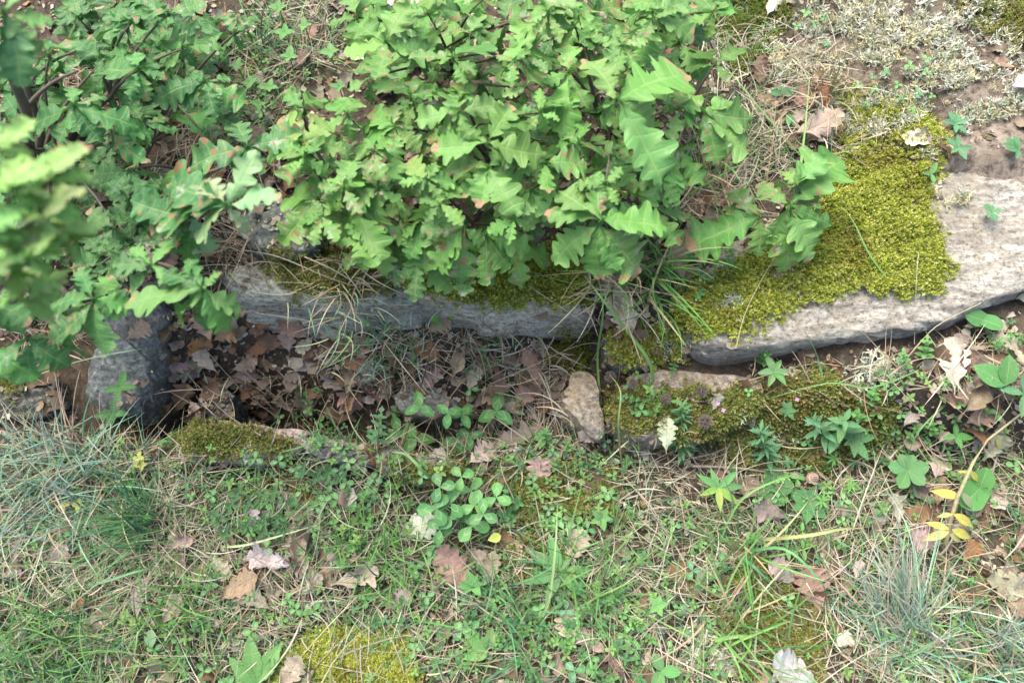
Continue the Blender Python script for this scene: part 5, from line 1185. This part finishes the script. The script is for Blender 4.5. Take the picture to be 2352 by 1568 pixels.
p, q = scatter(2600, d_herb, 111)
kk = 0
for i in range(len(p)):
    X, Y = q[i]
    if 10 < X < 2340 and 10 < Y < 1560:
        clover(X, Y, rr.uniform(12, 19), rr.uniform(0, 120), rr.choice([CL, CG, CB]), None, False, .02, auto=rr.choice(["tiny green clover leaf", "tiny trefoil leaf"])); kk += 1
        if kk > 110: break

def sprig(name, X, Y, label, leafs, n_pairs, Lpx, up, lean=(0, 0), color=CG, cat="herb", group=None, auto=None, whorl=2, el0=.15, taper=.5, stemc=(.2, .26, .1), sr=.001):
    """upright or leaning stem with leaf pairs; lean in photo pixels from (X,Y) foot to tip"""
    p = hit(X, Y); foot = p.copy(); tip = P(X + lean[0], Y + lean[1], p[2] + up)
    e = empty(name, Vector(foot)); e["category"] = cat
    if group: e["group"] = group
    if auto: auto_label(e, auto, X + lean[0] * .5, Y + lean[1] * .5)
    else: e["label"] = label
    stem(e, foot, foot, tip, sr, stemc); d = (tip - foot); dn = d / np.linalg.norm(d)
    a = np.cross(dn, [0.3, .9, .1]); a /= np.linalg.norm(a); b = np.cross(dn, a)
    for i in range(n_pairs):
        t = .25 + .75 * i / max(1, n_pairs - 1); o_ = foot + d * t; L = pxm(Lpx, o_[2]) * (1 - taper * (t - .25) / .75)
        for k in range(whorl):
            an = i * math.pi / whorl * (1 if whorl == 2 else .5) + 2 * math.pi * k / whorl + random.uniform(-.2, .2); el = el0 + .5 * t + random.uniform(-.15, .15)
            dr = (a * math.cos(an) + b * math.sin(an)) * math.cos(el) + dn * math.sin(el)
            c = [v * random.uniform(.85, 1.15) for v in color]
            obj("leaf", random.choice(leafs), None, e, leaf_M(o_, o_ + dr * L, foot, 0, 1, Vector(dn)), c)
    return e
RR = (.075, .17, .085)
# dusty rockrose patch and spire
for i, (X, Y, lx, ly) in enumerate([(530, 1170, 0, -12), (560, 1165, 12, -10), (590, 1150, 8, -18), (640, 1175, 0, 18), (650, 1205, 4, 16), (610, 1190, -10, 12), (570, 1200, -6, 12), (520, 1215, -4, 14), (600, 1215, 4, 10), (660, 1160, 10, -8), (720, 1090, 12, 6), (745, 1080, 12, 4), (700, 1075, -10, 8), (770, 1090, 14, 4), (500, 1180, -12, 0), (545, 1140, 4, -12), (625, 1140, 6, -14)]):
    sprig("rockrose_sprig", X, Y, None, [L_EL], 4, 26, .05, (lx, ly), RR, "herb", "dusty-leaved rockrose sprigs", "dusty grey-green narrow-leaved sprig")
sprig("rockrose_sprig", 862, 1030, "dusty grey-green leafy spire leaning up out of the hollow rim", [L_EL], 8, 26, .12, (12, -80), (.10, .21, .12), "herb", "dusty-leaved rockrose sprigs", None, taper=.3)
# paired-leaf creeping sprigs at the bottom
rr = random.Random(21)
for i, (X, Y) in enumerate([(1390, 1370), (1425, 1365), (1400, 1440), (1420, 1480), (1350, 1500), (1310, 1480), (1440, 1430), (1240, 1500), (1210, 1440), (1180, 1400), (930, 1430), (910, 1390), (1010, 1440), (1240, 1450), (1220, 1530), (1290, 1370), (1160, 1480), (1100, 1390), (1130, 1430), (1370, 1540), (1330, 1420), (1440, 1510), (990, 1390), (940, 1480), (1060, 1520), (1180, 1150), (1165, 1175), (1230, 1560), (1190, 1520), (1470, 1560), (1280, 1330), (1330, 1350), (1480, 1290), (1410, 1320), (860, 1420), (1000, 1530)]):
    sprig("creeping_sprig", X, Y, None, [L_EL, L_EL2], rr.choice([3, 4, 5]), rr.uniform(16, 24), rr.uniform(.02, .06), (rr.uniform(-22, 22), rr.uniform(-24, 16)), rr.choice([(.07, .19, .075), (.10, .25, .07), (.06, .15, .07)]), "herb", "creeping paired-leaf sprigs", rr.choice(["dark creeping leafy sprig", "green creeping leafy sprig"]))
# bright speedwell / thyme sprigs
for i, (X, Y, lx, ly, L, c) in enumerate([(1100, 910, 5, -100, 14, CB), (1115, 850, -2, -50, 16, CB), (1225, 1065, -95, -12, 15, (.19, .38, .09)), (1310, 1100, 30, -60, 14, CB), (1270, 1090, 10, -40, 16, CB), (1245, 1020, 8, -30, 22, CB), (450, 1310, 70, 12, 15, (.17, .36, .08)), (330, 1200, 5, -12, 18, CB),
    (860, 1010, -10, -20, 14, CL), (905, 960, 6, -30, 13, CB), (1195, 960, 0, -40, 14, CB), (1070, 960, 10, -20, 16, CB), (1550, 830, -8, 30, 12, CL), (1760, 840, 0, -30, 22, CL), (2075, 850, 0, -40, 20, CB), (2120, 830, 10, -50, 22, CB), (2000, 930, 6, -30, 22, CL), (1985, 960, -20, -10, 22, CL), (2140, 1000, 0, -30, 18, CL),
    (1480, 930, -40, -20, 14, CL), (1500, 960, 14, -30, 12, CL), (920, 760, 10, -60, 15, CL), (890, 740, 0, -50, 15, CL), (950, 850, 0, -30, 12, CL), (1740, 1250, -20, -20, 16, CL), (2280, 800, 20, -20, 14, CB), (2330, 790, -10, -20, 14, CB), (1640, 630, -30, 10, 14, (.13, .28, .12)), (1620, 660, -20, 25, 14, (.13, .28, .12)), (1660, 600, 30, 10, 14, (.13, .28, .12)), (1590, 600, -10, -20, 14, CL),
    (830, 1150, 10, -20, 16, CB), (900, 1130, -10, -20, 16, CL), (800, 1250, 10, 10, 14, CB), (810, 1170, 4, -12, 14, CB), (850, 1200, -6, 8, 14, CB), (780, 1290, 4, 10, 14, CB), (850, 1280, 10, 4, 13, CB), (300, 1120, 3, -10, 14, CB), (2230, 1340, 4, -10, 12, CB), (1860, 660, 0, 0, 1, CB)][:-1]):
    sprig("leafy_sprig", X, Y, None, [L_EL2, L_OV], 6, L, .05, (lx, ly), c, "herb", "bright leafy sprigs", "bright green small-leaved sprig", taper=.4)
# larger herbs
def rosette_plant(name, label, X, Y, leaf, n, Lpx, color, up=.03, el=(.1, .5), a0=0, arc=360, cat="plant", jit=.25, colors=None, group=None, auto=None, sizes=(.75, 1.1), roll=.2):
    e, base, top = herb(name, label, X, Y, cat, up, group, auto); L = pxm(Lpx, top[2])
    stem(e, base, base, top, .0015)
    for i in range(n):
        a = math.radians(a0 + arc * i / n) + random.uniform(-jit, jit); z = random.uniform(*el); l = L * random.uniform(*sizes)
        c = [v * random.uniform(.85, 1.15) for v in (random.choice(colors) if colors else color)]
        obj("leaf", leaf, None, e, leaf_M(top, top + l * np.array([math.cos(a) * math.cos(z), math.sin(a) * math.cos(z), math.sin(z)]), base, random.uniform(-roll, roll)), c)
    return e
rosette_plant("mint_plant", "dark ovate-leaved mint rosette directly below the snail shell", 1855, 1155, L_OV, 7, 46, (.055, .17, .07), .022, group=None)
rosette_plant("violet_plant", "large dark rounded leaves left of the mint rosette", 1780, 1120, L_HE, 4, 50, (.04, .14, .05), .012)
sprig("nettle_plant", 1920, 1005, "serrated nettle-like herb with soft green leaves", [L_SER], 6, 66, .08, (22, -40), (.095, .23, .11), "plant", None, None, taper=.55, el0=-.1, sr=.0016)
rosette_plant("nettle_plant", "smaller serrated herb low right of the nettle-like one", 1960, 1010, L_SER, 7, 50, (.06, .17, .07), .03, el=(-.1, .5), sizes=(.5, 1.1))
sprig("spurge_spire", 1565, 1065, "feathery green spire of narrow leaves above the dead stalk", [L_LA], 16, 42, .12, (2, -130), (.11, .25, .13), "herb", None, None, whorl=4, el0=.1, taper=.35, sr=.0018)
sprig("spurge_spire", 1770, 1070, "greyish feathery spire leaning left of the serrated herb", [L_LA, L_LAW], 10, 42, .10, (-22, -80), (.08, .20, .12), "herb", None, None, whorl=3, el0=.1, taper=.3, sr=.0018)
sprig("spurge_spire", 1900, 1000, "pale stemmed spire rising left behind the serrated herb", [L_LAW], 6, 50, .08, (-30, -30), (.10, .23, .14), "herb", None, None, whorl=3)
rosette_plant("mint_plant", "small reddish-stemmed mint with dark leaves under the boulder moss", 1808, 942, L_OV, 6, 24, (.045, .13, .06), .04)
rosette_plant("bugle_plant", "variegated small herb at the foot of the boulder", 1778, 852, L_SER, 6, 42, (.10, .24, .09), .04, colors=[(.10, .24, .09), (.16, .30, .12)])
rosette_plant("violet_plant", "heart-leaved plant at the right end of the boulder", 2258, 735, L_HE, 2, 44, (.07, .21, .065), .03, a0=-30, arc=360)
rosette_plant("violet_plant", "round violet leaves right of the yellow withered stalk", 2250, 1122, L_HE, 2, 60, (.10, .25, .075), .03, a0=60, arc=300)
rosette_plant("dock_plant", "smooth oval leaf pair at the right edge under the boulder", 2310, 885, L_EL2, 2, 66, (.075, .21, .065), .04, a0=150, arc=-130, sizes=(.8, 1.2))
rosette_plant("thistle_plant", "toothed green leaf at the right edge by the oval leaves", 2352, 905, L_TH, 4, 60, (.08, .21, .11), .04, a0=150)
rosette_plant("plantain_rosette", "ribwort plantain with long narrow leaves", 1285, 1312, L_LAW, 7, 84, (.13, .28, .10), .02, el=(-.05, .5))
rosette_plant("hawkweed_rosette", "toothed light green hawkweed leaves at the bottom edge", 590, 1570, L_TH, 5, 100, (.14, .31, .09), .02, a0=60, arc=200)
rosette_plant("sage_leaf", "single pale upright leaf with a stalk at the lower left", 347, 1490, L_OB, 1, 44, (.30, .42, .24), .02, a0=90, arc=10)
rosette_plant("strawberry_plant", "dark wild strawberry leaves in the shade beside the blue-green tuft", 275, 890, L_SER, 4, 38, (.04, .15, .035), .05)
rosette_plant("strawberry_plant", "dark toothed leaves low at the boulder foot", 262, 950, L_SER, 4, 42, (.03, .12, .03), .03)
rosette_plant("strawberry_plant", "light toothed strawberry leaf below right of the nettle-like herb", 2195, 1000, L_SER, 4, 38, (.09, .24, .07), .03)
rosette_plant("succulent_rosette", "five-leaved sprout growing in the crack of the boulder", 2278, 487, L_OB, 5, 24, (.09, .24, .13), .02, el=(.05, .3))
rosette_plant("spear_leaf_plant", "green spear-leaved plant right of the spire's dead stalk", 1650, 1120, L_LAW, 7, 56, (.11, .26, .08), .04, colors=[(.10, .25, .08), (.13, .28, .09), (.30, .36, .08)])
rosette_plant("hawkweed_rosette", "small two-leaf sprout above the leaf pile", 1795, 220, L_OB, 3, 34, (.08, .22, .11), .02, a0=20, arc=200)
rosette_plant("hawkweed_rosette", "green oblong leaf tucked in the leaf pile", 1812, 262, L_EL, 2, 50, (.07, .19, .10), .02, a0=260, arc=60)
rosette_plant("hawkweed_rosette", "grey-green rosette on the moss near the bare soil, lower", 2200, 340, L_EL, 5, 40, (.08, .22, .12), .02, a0=0)
rosette_plant("hawkweed_rosette", "grey-green rosette on the moss near the bare soil, upper", 2195, 285, L_EL, 6, 36, (.09, .24, .13), .02)
rosette_plant("hawkweed_rosette", "paired oval leaves below the white leaf", 2140, 400, L_EL, 3, 36, (.10, .25, .10), .02, a0=80, arc=280)
rosette_plant("hawkweed_rosette", "narrow leaves at the right edge above the bare soil", 2340, 345, L_EL, 5, 44, (.07, .21, .10), .02, a0=100, arc=170)
rosette_plant("hawkweed_rosette", "oval leaf pair in the lichen bed", 1895, 95, L_EL2, 2, 28, (.09, .23, .12), .02, a0=-60, arc=-60)
rosette_plant("strawberry_plant", "cluster of rounded leaves left of the yellow withered stalk", 2085, 1080, L_OB, 6, 44, (.09, .24, .09), .04)
rosette_plant("pignut_plant", "star-shaped bright leaf right of the snail shell", 1955, 1115, L_LA, 9, 22, (.17, .38, .08), .03)
rosette_plant("pignut_plant", "star-shaped bright leaf below right of the mint rosette", 1888, 1150, L_LA, 9, 22, (.17, .38, .08), .03)
rosette_plant("pignut_plant", "star-shaped bright leaf above the star-shaped one", 1915, 1052, L_LA, 9, 24, (.17, .38, .08), .03)
rosette_plant("dandelion_rosette", "light ovate leaves at the bottom centre", 1120, 1490, L_OV, 3, 50, (.19, .38, .10), .02, a0=70, arc=200)
rosette_plant("herb_rosette", "oval leaves right of the bottom lichen", 1520, 1540, L_EL2, 3, 40, (.10, .25, .08), .03)
rosette_plant("herb_rosette", "pale four-leaved sprout below the plantain rosette", 1510, 1390, L_OV, 5, 26, (.17, .33, .10), .04)
rosette_plant("herb_rosette", "bright ovate sprout below the big clover patch", 1085, 1340, L_OV, 6, 30, (.13, .31, .09), .04)
rosette_plant("herb_rosette", "soft five-leaved sprout right of the mossy olive patch", 1382, 1190, L_OV, 5, 26, (.12, .27, .09), .04)
for i, (X, Y) in enumerate([(1805, 1225), (1808, 1260), (1843, 1220), (1845, 1260)]):
    rosette_plant("vetch_sprout", None, X, Y, L_EL, 2, 24, (.17, .36, .10), .03, a0=90, arc=360, jit=.1, group="paired upright leaves", auto="bright slender paired leaves")
for X, Y, s in [(655, 75, 34), (665, 130, 32), (620, 200, 30), (575, 190, 26), (760, 120, 30), (700, 60, 26), (640, 20, 28), (780, 200, 26), (545, 150, 26), (595, 240, 24)]:
    rosette_plant("vetch_plant", None, X, Y, L_OV, 4, s, (.13, .29, .09), .06, group="light green pointed leaves by the upper left oaks", auto="light green pointed-leaved herb")
# yellowing creeping plant before the middle lintel
rr = random.Random(4)
e, base, top = herb("yellowing_herb", "spray of rounded yellow-green leaves in front of the middle lintel", 1050, 700, "herb", .06)
chain = [(975, 690), (985, 715), (1000, 730), (1030, 715), (1045, 695), (1055, 720), (1090, 725), (1120, 705), (1135, 720), (1115, 730), (1055, 695), (1030, 680), (1085, 720), (1010, 725)]
for X, Y in chain:
    z = base[2] + rr.uniform(.04, .07); c0 = P(X, Y, z); a = rr.uniform(0, 6.28)
    for k in range(2):
        aa = a + k * math.pi + rr.uniform(-.3, .3); obj("leaf", L_OB, None, e, leaf_M(c0, c0 + .017 * np.array([math.cos(aa), math.sin(aa), .1]), base), rr.choice([(.26, .38, .07), (.18, .33, .07), (.36, .42, .12)]))
stem(e, base, P(985, 715, base[2] + .05), P(1135, 720, base[2] + .05), .001, (.3, .18, .08)); stem(e, base, base, P(1060, 720, base[2] + .05), .001, (.3, .18, .08))
# withered yellow stalk
e, base, top = herb("withered_stalk", "withered stalk with yellow drooping leaves at the right", 2170, 1255, "dead plant", .01)
pts = [(2170, 1262, .0), (2182, 1200, .03), (2200, 1140, .06), (2235, 1060, .09), (2270, 1010, .10), (2345, 950, .10)]
P3 = [P(x, y, base[2] + h) for x, y, h in pts]; V, F = tube([tuple(q - base) for q in P3], .0042, .0018, 7)
obj("stem", mesh_np("stem", V, F), M_TWIG, e, None, (.42, .38, .22))
for X, Y, tx, ty, c in [(2180, 1215, 2125, 1195, 0), (2180, 1220, 2120, 1240, 1), (2186, 1215, 2240, 1238, 0), (2180, 1225, 2215, 1245, 1), (2190, 1180, 2245, 1210, 0), (2188, 1180, 2150, 1185, 1), (2205, 1140, 2138, 1125, 0), (2208, 1130, 2240, 1170, 2), (2200, 1145, 2185, 1120, 1), (2226, 1085, 2198, 1080, 0), (2230, 1080, 2250, 1110, 0), (2290, 1000, 2300, 1035, 1)]:
    h = base[2] + .055; obj("leaf", L_LAW, None, e, leaf_M(P(X, Y, h), P(tx, ty, h - .01), base, random.uniform(-.4, .4), 1.15), [(.60, .50, .10), (.50, .42, .16), (.34, .34, .22)][c])
# yellow leaves at left
for X, Y in [(318, 1052), (326, 1068), (148, 1160), (180, 1160)]:
    rosette_plant("yellow_sprout", None, X, Y, L_EL2, 4, 16, (.55, .50, .14), .04, group="small yellowed sprouts", auto="small yellowed sprout")
rosette_plant("yellow_leaf", "single round yellow leaf beside a brown one under the big clover patch", 1120, 1240, L_OB, 1, 34, (.48, .52, .12), .04, a0=10, arc=10)
# pink flowers and fuzzy seed heads
def seed_head(label, X, Y, s, up, foot):
    p = hit(*foot); top = P(X, Y, p[2] + up); e = empty("seed_head", Vector(p)); tag(e, label, "seed head", "dried fuzzy seed heads")
    r = np.random.RandomState(int(X)); n = 260; L = pxm(s, top[2])
    u = r.normal(size=(n, 3)); u /= np.linalg.norm(u, axis=1, keepdims=True)
    V, F, C = ribbons(np.tile(top - p, (n, 1)) + u * L * .3, np.arctan2(u[:, 1], u[:, 0]), np.arcsin(u[:, 2]), np.full(n, L * .75), np.full(n, L * .09), r.uniform(-.6, .6, n), r.uniform(-.6, .6, n), 2, np.ones((n, 3)), 1)
    obj("fuzz", mesh_np("fuzz", V, F), M_FUZZ, e); stem(e, p, p, top, .001, (.16, .12, .09), mat=M_TWIG)
    bm = bpy.data.meshes.new("core"); import bmesh; b = bmesh.new(); bmesh.ops.create_icosphere(b, subdivisions=2, radius=L * .42); 
    for v in b.verts: v.co *= 1 + .12 * math.sin(v.co.x * 900 + v.co.y * 700)
    b.to_mesh(bm); b.free(); obj("core", bm, M_FUZZ, e, Matrix.Translation(Vector(top - p)))
seed_head("fuzzy grey-brown seed head above the wedge stone", 1402, 865, 15, .06, (1405, 900)); seed_head("fuzzy seed head right of the wedge stone", 1453, 880, 14, .06, (1440, 915))
seed_head("dark seed head in front of the middle lintel", 1213, 745, 13, .05, (1215, 780)); seed_head("dark seed head right of the middle lintel", 1327, 740, 14, .05, (1330, 770))
seed_head("grey seed head on the flat slab, upper", 1612, 898, 14, .05, (1610, 930)); seed_head("grey seed head with pink florets on the mossy slab", 1620, 968, 18, .05, (1620, 1000)); seed_head("brown seed head left of the spire's top", 1530, 915, 13, .04, (1530, 940))
for X, Y, c, lb in [(1630, 948, 0, "pink floret on the grey seed head above the slab"), (1642, 962, 0, "second pink floret right beside the first"), (1805, 938, 0, "pink bud in the dark mint below the boulder")]:
    p = hit(X, Y, .055); e = empty("pink_flower", Vector(p)); tag(e, lb, "flower", "pink florets")
    for k in range(4):
        a = k * 1.57 + .4; obj("petal", L_EL2, None, e, leaf_M(p, p + .0038 * np.array([math.cos(a), math.sin(a), .5]), p), (.6, .28, .6))
# petals use the petal material through their own mesh
L_PET = lm("petal", simple_leaf('ellipse', 30, 6, .3, .2, .3), M_PETAL)
for o in bpy.data.objects:
    if o.name.split('.')[0] == "petal": o.data = L_PET
# snail shell
def snail(X, Y, s):
    p = hit(X, Y, .022); R = pxm(s, p[2]) * .5; V = []; F = []; C = []; n = 90; m = 12; turns = 2.6
    for i in range(n):
        t = i / (n - 1); a = t * turns * 2 * math.pi; rr_ = R * math.exp(-(1 - t) * 1.9) ; tube_r = rr_ * .46; h = R * 1.0 * (1 - t) ** 1.1
        for k in range(m):
            b = 2 * math.pi * k / m; rad = rr_ * .62 + math.cos(b) * tube_r * .85
            V.append((math.cos(a) * rad, math.sin(a) * rad, h + math.sin(b) * tube_r)); st_ = math.sin(b) ; C.append((.33 + .18 * (1 - t), .22 + .18 * (1 - t), .16 + .16 * (1 - t)) if abs(st_ - .75) > .15 else (.16, .09, .06))
    for i in range(n - 1):
        for k in range(m): F.append((i * m + k, (i + 1) * m + k, (i + 1) * m + (k + 1) % m, i * m + (k + 1) % m))
    V = np.array(V); V[:, 2] -= V[:, 2].min()
    o = obj("snail_shell", mesh_np("snail_shell", V, np.array(F), col=np.array(C)), tint_material("shell", .35, 0, .5, .15, 200), None, Matrix.Translation(Vector(p) + Vector((0, 0, .01)))); tag(o, "brown snail shell with a pale centre lying above the mint rosette", "snail shell")
snail(1850, 1107, 34)
# pebbles
def pebble(X, Y, s, c, lb):
    import bmesh
    p = hit(X, Y); L = pxm(s, p[2]) * .5; b = bmesh.new(); bmesh.ops.create_icosphere(b, subdivisions=3, radius=1)
    for v in b.verts:
        f = 1 + .18 * math.sin(v.co.x * 3.1 + X) + .12 * math.sin(v.co.y * 5 + Y); v.co = Vector((v.co.x * L * f, v.co.y * L * .8 * f, v.co.z * L * .5 * f))
    me = bpy.data.meshes.new("pebble"); b.to_mesh(me); b.free()
    for pl in me.polygons: pl.use_smooth = True
    tag(obj("pebble", me, M_TAN, None, Matrix.Translation(Vector(p)), c), lb, "pebble", "small pebbles")
for X, Y, s, c, lb in [(2030, 950, 18, (.4, .38, .34), "pale pebble right of the serrated herb"), (1830, 905, 20, (.4, .36, .33), "pale pebble under the boulder moss"), (2010, 1500, 16, (.6, .6, .58), "white crumb of stone at the bottom right"), (2065, 920, 16, (.3, .28, .26), "grey pebble near the leaf pile on the right"), (730, 1130, 18, (.3, .28, .25), "grey pebble among the clovers"), (960, 1110, 14, (.3, .33, .36), "bluish pebble on the olive moss")]:
    pebble(X, Y, s, c, lb)

resolve_labels()
print("objects", len(bpy.data.objects), "unique tris", sum(len(m.loops) - 2 * len(m.polygons) for m in bpy.data.meshes))
